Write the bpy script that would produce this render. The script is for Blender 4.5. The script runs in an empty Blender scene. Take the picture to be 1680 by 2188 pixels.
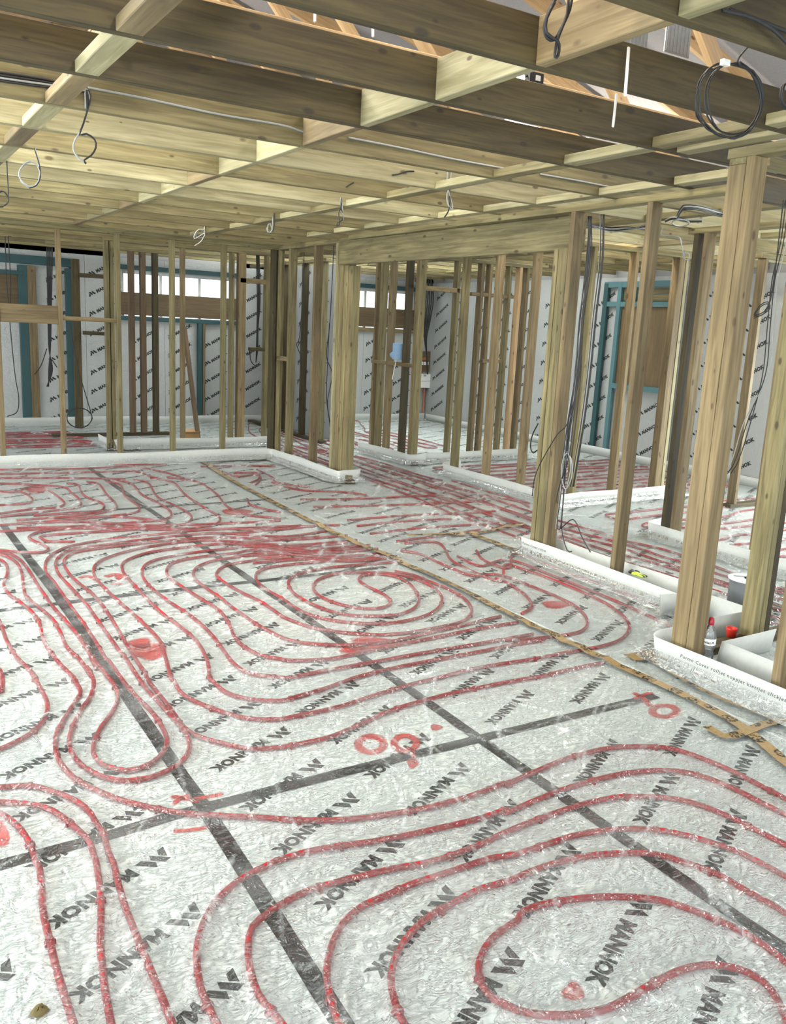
import bpy, bmesh, math, random
import numpy as np
from mathutils import Vector, Matrix
random.seed(7); rng = np.random.default_rng(7)
S = bpy.context.scene; COL = S.collection
# ------------------------------------------------------------------ camera
FPX, PPX, PPY, CH = 1848.87, 840.0, 1094.0, 1.65
YAW, PIT, ROL = math.radians(32.0255), math.radians(-11.94996), math.radians(2.83037)
fw = np.array([math.sin(YAW)*math.cos(PIT), math.cos(YAW)*math.cos(PIT), math.sin(PIT)])
r0 = np.array([math.cos(YAW), -math.sin(YAW), 0.0]); u0 = np.cross(r0, fw)
rt = math.cos(ROL)*r0 + math.sin(ROL)*u0; up = -math.sin(ROL)*r0 + math.cos(ROL)*u0
cd = bpy.data.cameras.new('camera'); cam = bpy.data.objects.new('camera', cd); COL.objects.link(cam)
cd.sensor_fit = 'HORIZONTAL'; cd.sensor_width = 36; cd.lens = 36*FPX/1680; cd.clip_start = .05; cd.clip_end = 200
cam.matrix_world = Matrix(((rt[0], up[0], -fw[0], 0), (rt[1], up[1], -fw[1], 0), (rt[2], up[2], -fw[2], CH), (0, 0, 0, 1)))
S.camera = cam
S.view_settings.view_transform = 'Standard'; S.view_settings.look = 'None'; S.view_settings.gamma = 1
S.view_settings.use_curve_mapping = False; S.view_settings.exposure = 0.5
S.cycles.max_bounces = 4; S.cycles.diffuse_bounces = 3; S.cycles.glossy_bounces = 2; S.cycles.transmission_bounces = 2; S.cycles.transparent_max_bounces = 8
S.cycles.caustics_reflective = False; S.cycles.caustics_refractive = False; S.cycles.adaptive_threshold = .06; S.cycles.use_light_tree = False
# ------------------------------------------------------------------ world, daylight and added overhead fill
w = bpy.data.worlds.new('sky'); S.world = w; w.use_nodes = True
bg = w.node_tree.nodes['Background']; bg.inputs[0].default_value = (.86, .93, 1, 1); bg.inputs[1].default_value = 3.0
def area(name, loc, direction, sx, sy, power, col=(1, 1, 1)):
    l = bpy.data.lights.new(name, 'AREA'); l.shape = 'RECTANGLE'; l.size = sx; l.size_y = sy; l.energy = power; l.color = col
    o = bpy.data.objects.new(name, l); COL.objects.link(o); o.location = loc
    o.rotation_euler = Vector(direction).to_track_quat('-Z', 'Y').to_euler(); return o
area('daylight_left_windows', (-4.35, 4.6, 1.45), (1, 0.05, -.62), 9.5, 2.0, 380, (.94, 1, .965))
area('daylight_front_windows', (1.5, -3.85, 1.45), (0.05, 1, -.62), 8.0, 2.0, 170, (.94, 1, .965))
area('daylight_side_door', (9.32, 4.3, 1.3), (-.5, .6, -.62), 1.3, 1.9, 160, (.94, 1, .965))
area('added_fill_west', (-1.7, 5.2, 3.62), (.32, .02, -1), 2.6, 16.4, 840, (.94, 1, .965))  # unseen overhead fill, added to brighten the floor
area('added_fill_east', (7.0, 2.4, 3.55), (-.1, .25, -1), 2.0, 4.0, 240, (.94, 1, .965))  # unseen overhead fill, added for the right-hand rooms
area('added_fill_back', (7.0, 10.9, 3.55), (-.1, .1, -1), 2.0, 5.0, 300, (.94, 1, .965))  # unseen overhead fill, added to lift the back rooms
# ------------------------------------------------------------------ projection helpers (pixel of the 1680x2188 photo -> place)
def ray(px, py): return rt*((px-PPX)/FPX) - up*((py-PPY)/FPX) + fw
def onz(px, py, z=0.0):
    d = ray(px, py); t = (z-CH)/d[2]; return Vector((d[0]*t, d[1]*t, z))
def onx(px, py, x):
    d = ray(px, py); t = x/d[0]; return Vector((x, d[1]*t, CH+d[2]*t))
def ony(px, py, y):
    d = ray(px, py); t = y/d[1]; return Vector((d[0]*t, y, CH+d[2]*t))
# ------------------------------------------------------------------ materials
M = {}
class N:
    def __init__(s, name):
        s.m = bpy.data.materials.new(name); s.m.use_nodes = True; s.t = s.m.node_tree; s.t.nodes.clear()
        s.out = s.t.nodes.new('ShaderNodeOutputMaterial'); M[name] = s.m
    def n(s, typ, **k):
        nd = s.t.nodes.new('ShaderNode'+typ)
        for a, v in k.items():
            if a[0] == '_': setattr(nd, a[1:], v)
            else:
                key = int(a[1:]) if a[0] == 'i' and a[1:].isdigit() else a.replace('__', ' ')
                if isinstance(v, bpy.types.NodeSocket): s.t.links.new(v, nd.inputs[key])
                else: nd.inputs[key].default_value = v
        return nd
    def math(s, op, a, b=0.0, c=None):
        k = dict(i0=a, i1=b)
        if c is not None: k['i2'] = c
        return s.n('Math', _operation=op, **k).outputs[0]
    def ramp(s, fac, *stops):
        nd = s.t.nodes.new('ShaderNodeValToRGB'); s.t.links.new(fac, nd.inputs[0]); e = nd.color_ramp.elements
        while len(e) < len(stops): e.new(.5)
        for q, (p, c) in zip(e, stops):
            q.position = p; q.color = (*c, 1) if len(c) == 3 else c
        return nd.outputs[0]
    def mix(s, fac, a, b, typ='MIX'):
        nd = s.t.nodes.new('ShaderNodeMix'); nd.data_type = 'RGBA'; nd.blend_type = typ
        for i, v in ((0, fac), (6, a), (7, b)):
            if isinstance(v, bpy.types.NodeSocket): s.t.links.new(v, nd.inputs[i])
            else: nd.inputs[i].default_value = (*v, 1) if isinstance(v, tuple) and len(v) == 3 else v
        return nd.outputs[2]
    def done(s, shader): s.t.links.new(shader, s.out.inputs[0]); return s.m

def wood(name, c1, c2, knot, knots=1.0, rough=.72, var=.22):
    q = N(name); oi = q.n('ObjectInfo'); tc = q.n('TexCoord')
    off = q.n('VectorMath', _operation='SCALE', i0=q.n('CombineXYZ', i0=oi.outputs['Random'], i1=q.math('MULTIPLY', oi.outputs['Random'], 7.3), i2=q.math('MULTIPLY', oi.outputs['Random'], 3.1)).outputs[0], Scale=23.0).outputs[0]
    co = q.n('VectorMath', _operation='ADD', i0=tc.outputs['Object'], i1=off).outputs[0]
    g = q.n('Noise', Vector=q.n('Mapping', Vector=co, Scale=(2.2, 38, 38)).outputs[0], Scale=1.0, Detail=3.0, Roughness=.65, Distortion=.5).outputs[0]
    big = q.n('Noise', Vector=q.n('Mapping', Vector=co, Scale=(1.1, 5, 5)).outputs[0], Scale=1.0, Detail=1.0).outputs[0]
    col = q.mix(q.ramp(g, (.34, (0, 0, 0)), (.64, (1, 1, 1))), c1, c2)
    col = q.mix(q.math('MULTIPLY', q.ramp(big, (.35, (0, 0, 0)), (.75, (1, 1, 1))), .5), col, tuple(.6*a for a in c2))
    vo = q.n('TexVoronoi', Vector=q.n('Mapping', Vector=co, Scale=(5.6, 12.0, 12.0)).outputs[0], Scale=1.0)
    kr = q.math('DIVIDE', vo.outputs['Distance'], q.math('ADD', q.n('SeparateColor', i0=vo.outputs['Color']).outputs[0], .35))
    k = q.ramp(kr, (.08*knots, (1, 1, 1)), (.15*knots, (0, 0, 0)))
    col = q.mix(q.math('MULTIPLY', k, .92), col, knot)
    br = q.math('ADD', q.math('MULTIPLY', oi.outputs['Random'], 2*var), 1-var)
    col = q.mix(1.0, col, q.n('CombineXYZ', i0=br, i1=br, i2=br).outputs[0], 'MULTIPLY')
    bump = q.n('Bump', Strength=.25, Distance=.004, Height=g)
    p = q.n('BsdfPrincipled', Base__Color=col, Roughness=rough, Normal=bump.outputs[0]); return q.done(p.outputs[0])
# Voronoi/Noise node type names carry Tex in the id
_old = N.n
def _n(s, typ, **k):
    if typ == 'Noise': typ = 'TexNoise'
    return _old(s, typ, **k)
N.n = _n
wood('timber_pale', (.245, .182, .092), (.13, .09, .040), (.07, .04, .018))
wood('timber_green', (.25, .21, .10), (.125, .10, .042), (.05, .035, .016))
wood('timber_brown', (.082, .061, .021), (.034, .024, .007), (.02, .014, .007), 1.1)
wood('timber_cream', (.39, .35, .21), (.235, .204, .102), (.09, .06, .03))
wood('timber_orange', (.58, .40, .22), (.42, .27, .13), (.14, .07, .03))
wood('timber_dark', (.13, .085, .045), (.08, .05, .025), (.03, .02, .01))
wood('plywood', (.17, .115, .055), (.115, .075, .035), (.10, .06, .03), .6)

def foil(name, base, bump_s=.5, metal=.35, rough=.38):
    q = N(name); tc = q.n('TexCoord'); co = q.n('NewGeometry').outputs['Position']
    n1 = q.n('Noise', Vector=co, Scale=9.0, Detail=3.0, Roughness=.6, Distortion=1.0).outputs[0]
    n2 = q.n('Noise', Vector=q.n('Mapping', Vector=co, Rotation=(0, 0, .7), Scale=(1, 3.0, 1)).outputs[0], Scale=13.0, Detail=3.0, Distortion=1.2).outputs[0]
    crease = q.ramp(q.math('ABSOLUTE', q.math('SUBTRACT', n2, .5)), (0.0, (1, 1, 1)), (.05, (0, 0, 0)))
    h = q.math('ADD', q.math('MULTIPLY', n1, .8), q.math('MULTIPLY', crease, .3))
    bump = q.n('Bump', Strength=bump_s, Distance=.014, Height=h)
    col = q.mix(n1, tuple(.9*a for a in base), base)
    p = q.n('BsdfPrincipled', Base__Color=col, Roughness=rough, Metallic=metal, Normal=bump.outputs[0]); return q.done(p.outputs[0])
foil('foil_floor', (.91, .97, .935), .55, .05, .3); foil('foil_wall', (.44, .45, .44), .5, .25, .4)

def plain(name, c, rough=.6, metal=0.0, bump=0.0, scale=60, spec=.5):
    q = N(name); k = {}
    n1 = q.n('Noise', Vector=q.n('NewGeometry').outputs['Position'], Scale=float(scale), Detail=3.0).outputs[0]
    col = q.mix(n1, tuple(.82*a for a in c), tuple(min(1, 1.12*a) for a in c))
    if bump: k['Normal'] = q.n('Bump', Strength=bump, Distance=.004, Height=n1).outputs[0]
    p = q.n('BsdfPrincipled', Base__Color=col, Roughness=rough, Metallic=metal, **k); p.inputs['Specular IOR Level'].default_value = spec
    return q.done(p.outputs[0])
plain('pipe_red', (.36, .013, .02), .35, spec=.4); plain('clip_red', (.34, .02, .025), .45)
plain('black_print', (.012, .014, .014), .5); plain('black_tape', (.012, .013, .013), .3, bump=.3, scale=30)
plain('cable_black', (.010, .010, .011), .55); plain('cable_grey', (.30, .31, .31), .45); plain('cable_white', (.7, .7, .68), .5)
plain('teal_paint', (.02, .066, .072), .55); plain('teal_light', (.075, .165, .18), .55)
plain('white_plastic', (.78, .78, .76), .4); plain('black_plastic', (.015, .015, .016), .4)
plain('red_plastic', (.70, .035, .02), .4); plain('cap_red', (.32, .005, .015), .35); plain('blue_paper', (.24, .38, .56), .8)
plain('drum_cable', (.16, .17, .18), .45, bump=.3, scale=200); plain('lime', (.45, .62, .05), .5)
plain('cardboard', (.38, .23, .10), .8); plain('membrane', (.30, .30, .33), .8); plain('galvanised', (.45, .47, .48), .35, .8)
plain('copper', (.45, .17, .08), .4, .6); plain('render_grey', (.32, .32, .31), .9); plain('earth', (.12, .09, .03), .9, bump=.8)
def brown_tape():
    q = N('brown_tape'); co = q.n('NewGeometry').outputs['Position']
    v = q.n('TexVoronoi', _voronoi_dimensions='2D', Vector=co, Scale=9.0, Randomness=.6).outputs['Distance']
    n2 = q.n('Noise', Vector=co, Scale=70.0, Detail=3.0).outputs[0]
    spot = q.math('MULTIPLY', q.ramp(v, (.30, (1, 1, 1)), (.36, (0, 0, 0))), q.ramp(n2, (.45, (0, 0, 0)), (.52, (1, 1, 1))))
    col = q.mix(spot, q.mix(n2, (.17, .11, .045), (.36, .24, .11)), (.02, .015, .01))
    b = q.n('Bump', Strength=.5, Distance=.008, Height=q.n('Noise', Vector=co, Scale=28.0, Detail=4.0).outputs[0])
    p = q.n('BsdfPrincipled', Base__Color=col, Roughness=.25, Normal=b.outputs[0]); q.done(p.outputs[0])
brown_tape()
def sheet_mat():
    q = N('clear_polythene'); co = q.n('NewGeometry').outputs['Position']
    n1 = q.n('Noise', Vector=co, Scale=13.0, Detail=2.0, Roughness=.6, Distortion=1.6).outputs[0]
    n2 = q.n('Noise', Vector=q.n('Mapping', Vector=co, Rotation=(0, 0, .6), Scale=(1, 3.2, 1)).outputs[0], Scale=12.0, Detail=2.0, Distortion=1.0).outputs[0]
    r1 = q.ramp(q.math('ABSOLUTE', q.math('SUBTRACT', n1, .5)), (0.0, (1, 1, 1)), (.07, (0, 0, 0)))
    r2 = q.ramp(q.math('ABSOLUTE', q.math('SUBTRACT', n2, .5)), (0.0, (1, 1, 1)), (.045, (0, 0, 0)))
    bump = q.n('Bump', Strength=.72, Distance=.016, Height=q.math('ADD', r1, r2))
    nrm = bump.outputs[0]
    # milky folds, whitened further as painted glints: large ones come with the mesh, finer ones from the noise
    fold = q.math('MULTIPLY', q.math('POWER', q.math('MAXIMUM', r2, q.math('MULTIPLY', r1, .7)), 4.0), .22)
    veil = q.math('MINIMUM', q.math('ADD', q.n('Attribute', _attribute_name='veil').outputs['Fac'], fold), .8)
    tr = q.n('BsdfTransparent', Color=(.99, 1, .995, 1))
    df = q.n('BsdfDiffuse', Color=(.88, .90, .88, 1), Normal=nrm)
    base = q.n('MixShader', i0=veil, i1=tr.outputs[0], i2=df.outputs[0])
    gl = q.n('BsdfGlossy', Color=(1, 1, 1, 1), Roughness=.10, Normal=nrm)
    fr = q.n('Fresnel', IOR=1.5, Normal=nrm)
    o = q.n('MixShader', i0=q.math('MULTIPLY', fr.outputs[0], .76), i1=base.outputs[0], i2=gl.outputs[0])
    q.done(o.outputs[0])
sheet_mat()
def strip_mat():
    q = N('edge_foam'); co = q.n('NewGeometry').outputs['Position']
    n1 = q.n('Noise', Vector=co, Scale=40.0, Detail=4.0).outputs[0]
    col = q.mix(n1, (.56, .57, .54), (.76, .77, .74))
    d = q.n('BsdfPrincipled', Base__Color=col, Roughness=.5); t = q.n('BsdfTranslucent', Color=(.8, .82, .79, 1))
    a = q.n('MixShader', i0=.35, i1=d.outputs[0], i2=t.outputs[0]); q.done(a.outputs[0])
strip_mat()
def spray_mat():
    q = N('spray_paint'); tc = q.n('TexCoord')
    n1 = q.n('Noise', Vector=q.n('NewGeometry').outputs['Position'], Scale=90.0, Detail=3.0).outputs[0]
    a = q.n('Attribute', _attribute_name='soft').outputs['Fac']
    f = q.ramp(q.math('ADD', a, q.math('MULTIPLY', q.math('SUBTRACT', n1, .5), .7)), (.2, (0, 0, 0)), (.75, (.72, .72, .72)))
    d = q.n('BsdfDiffuse', Color=(.72, .06, .05, 1)); t = q.n('BsdfTransparent')
    q.done(q.n('MixShader', i0=f, i1=t.outputs[0], i2=d.outputs[0]).outputs[0])
spray_mat()
def glassy(name, col, rough=.03, ior=1.45, milk=0.0):
    q = N(name); fr = q.n('Fresnel', IOR=ior); t = q.n('BsdfTransparent', Color=(*col, 1)); t = q.n('MixShader', i0=milk, i1=t.outputs[0], i2=q.n('BsdfDiffuse', Color=(.8, .82, .83, 1)).outputs[0]); g = q.n('BsdfGlossy', Roughness=rough)
    q.done(q.n('MixShader', i0=fr.outputs[0], i1=t.outputs[0], i2=g.outputs[0]).outputs[0])
glassy('bottle_plastic', (.95, .97, .97), milk=.16); glassy('water', (.93, .95, .95), ior=1.33); glassy('window_glass', (.95, .98, .97))
def emit(name, c, s):
    q = N(name); q.done(q.n('Emission', Color=(*c, 1), Strength=s).outputs[0])
emit('lamp_glow', (1, .98, .92), 14.0)
# ------------------------------------------------------------------ object helpers
def link(o, mat=None, parent=None):
    COL.objects.link(o)
    if mat: o.data.materials.append(M[mat]) if not o.data.materials else None
    if parent: o.parent = parent
    return o
def tag(o, label, cat, group=None):
    o['label'] = label; o['category'] = cat
    if group: o['group'] = group
    return o
def empty(name, label=None, cat=None, loc=(0, 0, 0), group=None):
    o = bpy.data.objects.new(name, None); COL.objects.link(o); o.location = loc; o.empty_display_size = .1
    if label: tag(o, label, cat, group)
    return o
def struct(o): o['kind'] = 'structure'; return o
def pmesh(name, verts, faces, mat, parent=None, smooth=False):
    me = bpy.data.meshes.new(name); me.from_pydata([tuple(v) for v in verts], [], faces); me.update()
    if smooth: me.polygons.foreach_set('use_smooth', [True]*len(me.polygons))
    return link(bpy.data.objects.new(name, me), mat, parent)
CF = [(0, 3, 2, 1), (4, 5, 6, 7), (0, 1, 5, 4), (1, 2, 6, 5), (2, 3, 7, 6), (3, 0, 4, 7)]
def boxv(x0, x1, y0, y1, z0, z1):
    return [(x0, y0, z0), (x1, y0, z0), (x1, y1, z0), (x0, y1, z0), (x0, y0, z1), (x1, y0, z1), (x1, y1, z1), (x0, y1, z1)]
def boxes(name, bl, mat, parent=None):
    v, f = [], []
    for b in bl:
        n = len(v); v += boxv(*b); f += [tuple(i+n for i in q) for q in CF]
    return pmesh(name, v, f, mat, parent)
_tm = {}
def timber(name, x0, x1, y0, y1, z0, z1, mat, parent=None):
    """a sawn timber; the mesh runs along local X so that the grain follows its length; edges slightly eased"""
    d = [x1-x0, y1-y0, z1-z0]; ax = d.index(max(d))
    L = (d[0], d[1], d[2]) if ax == 0 else (d[1], d[0], d[2]) if ax == 1 else (d[2], d[1], d[0])
    key = (tuple(round(a, 3) for a in L), mat)
    if key not in _tm:
        me = bpy.data.meshes.new(name); bm = bmesh.new(); bmesh.ops.create_cube(bm, size=1)
        for v in bm.verts: v.co = Vector((v.co.x*L[0], v.co.y*L[1], v.co.z*L[2]))
        bmesh.ops.bevel(bm, geom=bm.edges[:], offset=.003, segments=1, affect='EDGES'); bm.to_mesh(me); bm.free()
        me.materials.append(M[mat]); _tm[key] = me
    o = bpy.data.objects.new(name, _tm[key]); COL.objects.link(o)
    o.location = ((x0+x1)/2, (y0+y1)/2, (z0+z1)/2)
    o.rotation_euler = (0, 0, 0) if ax == 0 else (0, 0, math.pi/2) if ax == 1 else (0, -math.pi/2, 0)
    if parent: o.parent = parent
    return o
def beam(name, a, b, wd, ht, mat, parent=None):
    a = Vector(a); b = Vector(b); L = (b-a).length
    o = timber(name, -L/2, L/2, -wd/2, wd/2, -ht/2, ht/2, mat, parent); o.location = (a+b)/2
    o.rotation_euler = (b-a).to_track_quat('X', 'Z').to_euler(); return o
def smooth(pts, step=.02):
    P = [Vector(p) for p in pts]
    if len(P) < 3: P = [P[0], (P[0]+P[-1])/2, P[-1]]
    P = [2*P[0]-P[1]]+P+[2*P[-1]-P[-2]]; out = []
    for i in range(1, len(P)-2):
        a, b, c, d = P[i-1:i+3]; n = max(2, int((c-b).length/step))
        for k in range(n):
            t = k/n
            out.append(.5*((2*b)+(c-a)*t+(2*a-5*b+4*c-d)*t*t+(3*b-a-3*c+d)*t**3))
    out.append(P[-2]); return out
def tubegeo(pts, r, n=8, V=None, F=None):
    V = [] if V is None else V; F = [] if F is None else F; b0 = len(V)
    T = [(pts[min(i+1, len(pts)-1)]-pts[max(i-1, 0)]).normalized() for i in range(len(pts))]
    nv = T[0].orthogonal().normalized()
    for p, t in zip(pts, T):
        nv = (nv-t*nv.dot(t)); nv = nv.normalized() if nv.length > 1e-6 else t.orthogonal().normalized(); bv = t.cross(nv)
        for k in range(n):
            a = 2*math.pi*k/n; V.append(p+(nv*math.cos(a)+bv*math.sin(a))*r)
    m = len(pts)
    for i in range(m-1):
        for k in range(n):
            k2 = (k+1) % n; F.append((b0+i*n+k, b0+i*n+k2, b0+(i+1)*n+k2, b0+(i+1)*n+k))
    F.append(tuple(b0+k for k in range(n))[::-1]); F.append(tuple(b0+(m-1)*n+k for k in range(n)))
    return V, F
def tube(name, pts, r, mat, parent=None, n=8, step=.02, raw=False):
    V, F = tubegeo(pts if raw else smooth(pts, step), r, n); return pmesh(name, V, F, mat, parent, True)
def lathe(name, prof, mat, parent=None, n=24, loc=(0, 0, 0)):
    V, F = [], []
    for r, z in prof:
        for k in range(n): a = 2*math.pi*k/n; V.append((r*math.cos(a), r*math.sin(a), z))
    for i in range(len(prof)-1):
        for k in range(n): k2 = (k+1) % n; F.append((i*n+k, i*n+k2, (i+1)*n+k2, (i+1)*n+k))
    o = pmesh(name, V, F, mat, parent, True); o.location = loc; return o
_txt = {}
def textmesh(s, size, bold=0.0, space=1.0, shear=0.0):
    key = (s, size, bold, space, shear)
    if key in _txt: return _txt[key]
    c = bpy.data.curves.new('lettering', 'FONT'); c.body = s; c.size = size; c.offset = bold; c.space_character = space; c.shear = shear
    c.resolution_u = 2
    o = bpy.data.objects.new('lettering', c); COL.objects.link(o)
    dg = bpy.context.evaluated_depsgraph_get(); dg.update()
    me = bpy.data.meshes.new_from_object(o.evaluated_get(dg)); bpy.data.objects.remove(o); bpy.data.curves.remove(c)
    v = np.array([x.co[:] for x in me.vertices]); f = [tuple(p.vertices) for p in me.polygons]; bpy.data.meshes.remove(me)
    _txt[key] = (v, f); return v, f
# ------------------------------------------------------------------ floor: insulation boards with print, tape and paint
floor_o = struct(empty('floor'))
BX = [-2.65+1.19*k for k in range(11)]; BX = [.92+1.19*k for k in range(-4, 8)]
BY = [2.6+2.44*k for k in range(-2, 6)]
sub = boxes('subfloor', [(-4.4, 9.5, -4, 14.1, -.2, -.101)], 'render_grey', floor_o)
# one word = logo + MANNOK, 0.41 m long, local +x = reading direction
tv, tf = textmesh('MANNOK', .078, .0046, 1.07)
tv = tv.copy(); wdt = tv[:, 0].max(); tv[:, 0] *= .308/wdt; tv[:, 1] *= .0485/tv[:, 1].max()
tv[:, 0] += .140; tv[:, 1] += .004
LG = [[(-.001, 0), (.026, .001), (.040, .023), (.025, .047)], [(.059, .001), (.073, .024), (.051, .065), (.023, .062)], [(.093, .003), (.120, .004), (.084, .067), (.069, .043)]]
wv = [tuple(p) for p in tv]; wf = list(tf)
for pl in LG:
    n0 = len(wv); wv += [(a, b, 0) for a, b in pl]; wf.append(tuple(range(n0, n0+len(pl))))
wv = np.array(wv); ANG = math.radians(-153.4)
def words(places, ang=ANG, s=1.0):
    V, F = [], []; c, sn = math.cos(ang), math.sin(ang)
    for x, y in places:
        n0 = len(V)
        for a in wv: V.append((x+s*(a[0]*c-(a[1]-.026)*sn), y+s*(a[0]*sn+(a[1]-.026)*c), 0))
        F += [tuple(i+n0 for i in f) for f in wf]
    return V, F
def inboard(x, y, W=1.19, Lh=2.44, L=.41):
    return -.02 < x < W+.0 and x-L*.9 > -.02 and .0 < y-.0 < Lh and y-L*.46 > -.02
pm = {}
board_me = None
for i in range(len(BX)-1):
    for j in range(len(BY)-1):
        x0, y0 = BX[i], BY[j]
        b = pmesh('insulation_board', boxv(.0015, 1.1885, .0015, 2.4385, -.1, 0), CF, 'foil_floor', floor_o) if board_me is None else link(bpy.data.objects.new('insulation_board', board_me), None, floor_o)
        board_me = b.data; b.location = (x0, y0, 0)
        # print rows: phase measured on the boards near the camera
        ph = {(4, 1): 1.551, (3, 1): 2.13, (5, 1): 2.345, (4, 2): 2.739+.0, (5, 2): 2.901}.get((i, j), y0+.07+.303*((i*7+j*5) % 6)/6.0)
        ph = round((ph-y0) % .303, 3)
        if ph not in pm:
            V, F = words([(cx, ph+.303*k) for cx in (.52, 1.015) for k in range(9) if .1 < ph+.303*k < 2.42])
            me = bpy.data.meshes.new('printed_lettering'); me.from_pydata(V, [], F); me.materials.append(M['black_print']); pm[ph] = me
        o = bpy.data.objects.new('printed_lettering', pm[ph]); COL.objects.link(o); o.parent = b; o.location = (0, 0, .0006)
def flat_strip(name, pts, wd, mat, z, parent=None, jit=0.0, step=.08, seed=1):
    r = random.Random(seed); P = smooth([Vector((p[0], p[1], 0)) for p in pts], step); V, F = [], []
    for i, p in enumerate(P):
        t = (P[min(i+1, len(P)-1)]-P[max(i-1, 0)]).normalized(); nn = Vector((-t.y, t.x, 0))
        zz = z(p.x, p.y) if callable(z) else z
        w1 = wd/2+r.uniform(-jit, jit); w2 = wd/2+r.uniform(-jit, jit)
        a = p+nn*w1; b = p-nn*w2
        za = z(a.x, a.y) if callable(z) else z; zb = z(b.x, b.y) if callable(z) else z; zm = max(zz, (za+zb)/2)
        V += [(a.x, a.y, za), (p.x, p.y, zm), (b.x, b.y, zb)]
        if i: n = len(V)-6; F += [(n, n+3, n+4, n+1), (n+1, n+4, n+5, n+2)]
    return pmesh(name, V, F, mat, parent)
for k, (pts) in enumerate([[(.905, 7.2), (.935, 5), (.93, 3.5), (.925, 2.58)], [(.925, 2.57), (.91, 2.0), (.885, 1.2), (.875, .6)],
                           [(2.11, 9.65), (2.112, 5), (2.11, 2.6), (2.112, 1.1), (2.11, .5)],
                           [(-2.4, 2.55), (.3, 2.585), (.92, 2.615), (2.11, 2.607), (3.15, 2.59)],
                           [(-1.5, 5.05), (.6, 5.055), (1.4, 5.065), (2.17, 5.04), (3.1, 5.02)], [(-.26, 9.6), (-.27, 5), (-.27, .8)],
                           [(-1.5, 7.49), (2, 7.48), (3.3, 7.48)]]):
    flat_strip('joint_tape', pts, .056, 'black_tape', .0012+.0002*k, floor_o, .002, .15, k)
def spray(parts):
    """red paint sprayed straight on the foil: dots (px,py,rx,ry), rings (…, hole) or strokes; 'soft' fades towards the edge"""
    V, F, A = [], [], []
    for kind, *a in parts:
        if kind == 'ring':
            cx, cy, rx, ry, th = a; n = 28; rows = 5; b0 = len(V)
            for k in range(n):
                t = 2*math.pi*k/n
                for q in range(rows):
                    s = 1+th*(q/(rows-1)-.5); p = onz(cx+rx*s*math.cos(t), cy+ry*s*math.sin(t)); V.append((p.x, p.y, .0022)); A.append([0, .8, 1, .8, 0][q])
            for k in range(n):
                for q in range(rows-1): F.append((b0+k*rows+q, b0+((k+1) % n)*rows+q, b0+((k+1) % n)*rows+q+1, b0+k*rows+q+1))
        elif kind == 'dot':
            cx, cy, rx, ry = a; n = 24; b0 = len(V); p = onz(cx, cy); V.append((p.x, p.y, .0022)); A.append(1)
            for s, al in ((.6, 1), (1, .0)):
                for k in range(n):
                    t = 2*math.pi*k/n; rr = s*(1+.12*math.sin(3*t+cx)); p = onz(cx+rx*rr*math.cos(t), cy+ry*rr*math.sin(t)); V.append((p.x, p.y, .0022)); A.append(al)
            for k in range(n):
                k2 = (k+1) % n; F += [(b0, b0+1+k, b0+1+k2), (b0+1+k, b0+1+n+k, b0+1+n+k2, b0+1+k2)]
        else:
            pts, wd = a; P = smooth([Vector(onz(*p)) for p in pts], .01); b0 = len(V)
            for i, p in enumerate(P):
                t = (P[min(i+1, len(P)-1)]-P[max(i-1, 0)]).normalized(); nn = Vector((-t.y, t.x, 0)); e = min(1, min(i, len(P)-1-i)/2)
                for q, al in ((-1, 0), (-.5, 1), (0, 1), (.5, 1), (1, 0)):
                    v = p+nn*q*wd; V.append((v.x, v.y, .0022)); A.append(al*e)
            for i in range(len(P)-1):
                for q in range(4): F.append((b0+i*5+q, b0+i*5+q+1, b0+i*5+q+6, b0+i*5+q+5))
    o = pmesh('spray_paint_mark', V, F, 'spray_paint', floor_o); at = o.data.attributes.new('soft', 'FLOAT', 'POINT'); at.data.foreach_set('value', A)
spray([('ring', 793, 1591, 27, 17, .95), ('ring', 866, 1589, 24, 16, .95), ('line', [(880, 1600), (884, 1615), (882, 1632)], .012), ('dot', 882, 1632, 15, 12), ('dot', 932, 1555, 15, 8)])
spray([('line', [(360, 1702), (392, 1706), (430, 1716)], .016), ('line', [(366, 1722), (385, 1708), (410, 1698)], .014), ('line', [(400, 1712), (440, 1704), (482, 1696)], .016)])
spray([('line', [(365, 1777), (400, 1775), (448, 1768)], .014)])
spray([('ring', 1420, 1520, 26, 12, .95), ('line', [(1350, 1480), (1372, 1490), (1392, 1512)], .022), ('line', [(1352, 1496), (1385, 1482), (1400, 1486)], .016)])
spray([('dot', 1225, 2120, 29, 24)]); spray([('dot', 0, 1785, 24, 34)])
spray([('line', [(166, 1236), (190, 1232), (212, 1242)], .03), ('line', [(222, 1234), (250, 1228), (262, 1240)], .04), ('line', [(236, 1246), (262, 1250)], .03)])
spray([('dot', 318, 1392, 46, 22), ('dot', 300, 1375, 30, 14)]); spray([('dot', 800, 1376, 62, 18), ('dot', 760, 1388, 40, 12)])
spray([('dot', 580, 1188, 45, 10)]); spray([('dot', 78, 1047, 30, 8)]); spray([('dot', 505, 1094, 40, 8)]); spray([('dot', 1190, 1292, 40, 10)])
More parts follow.
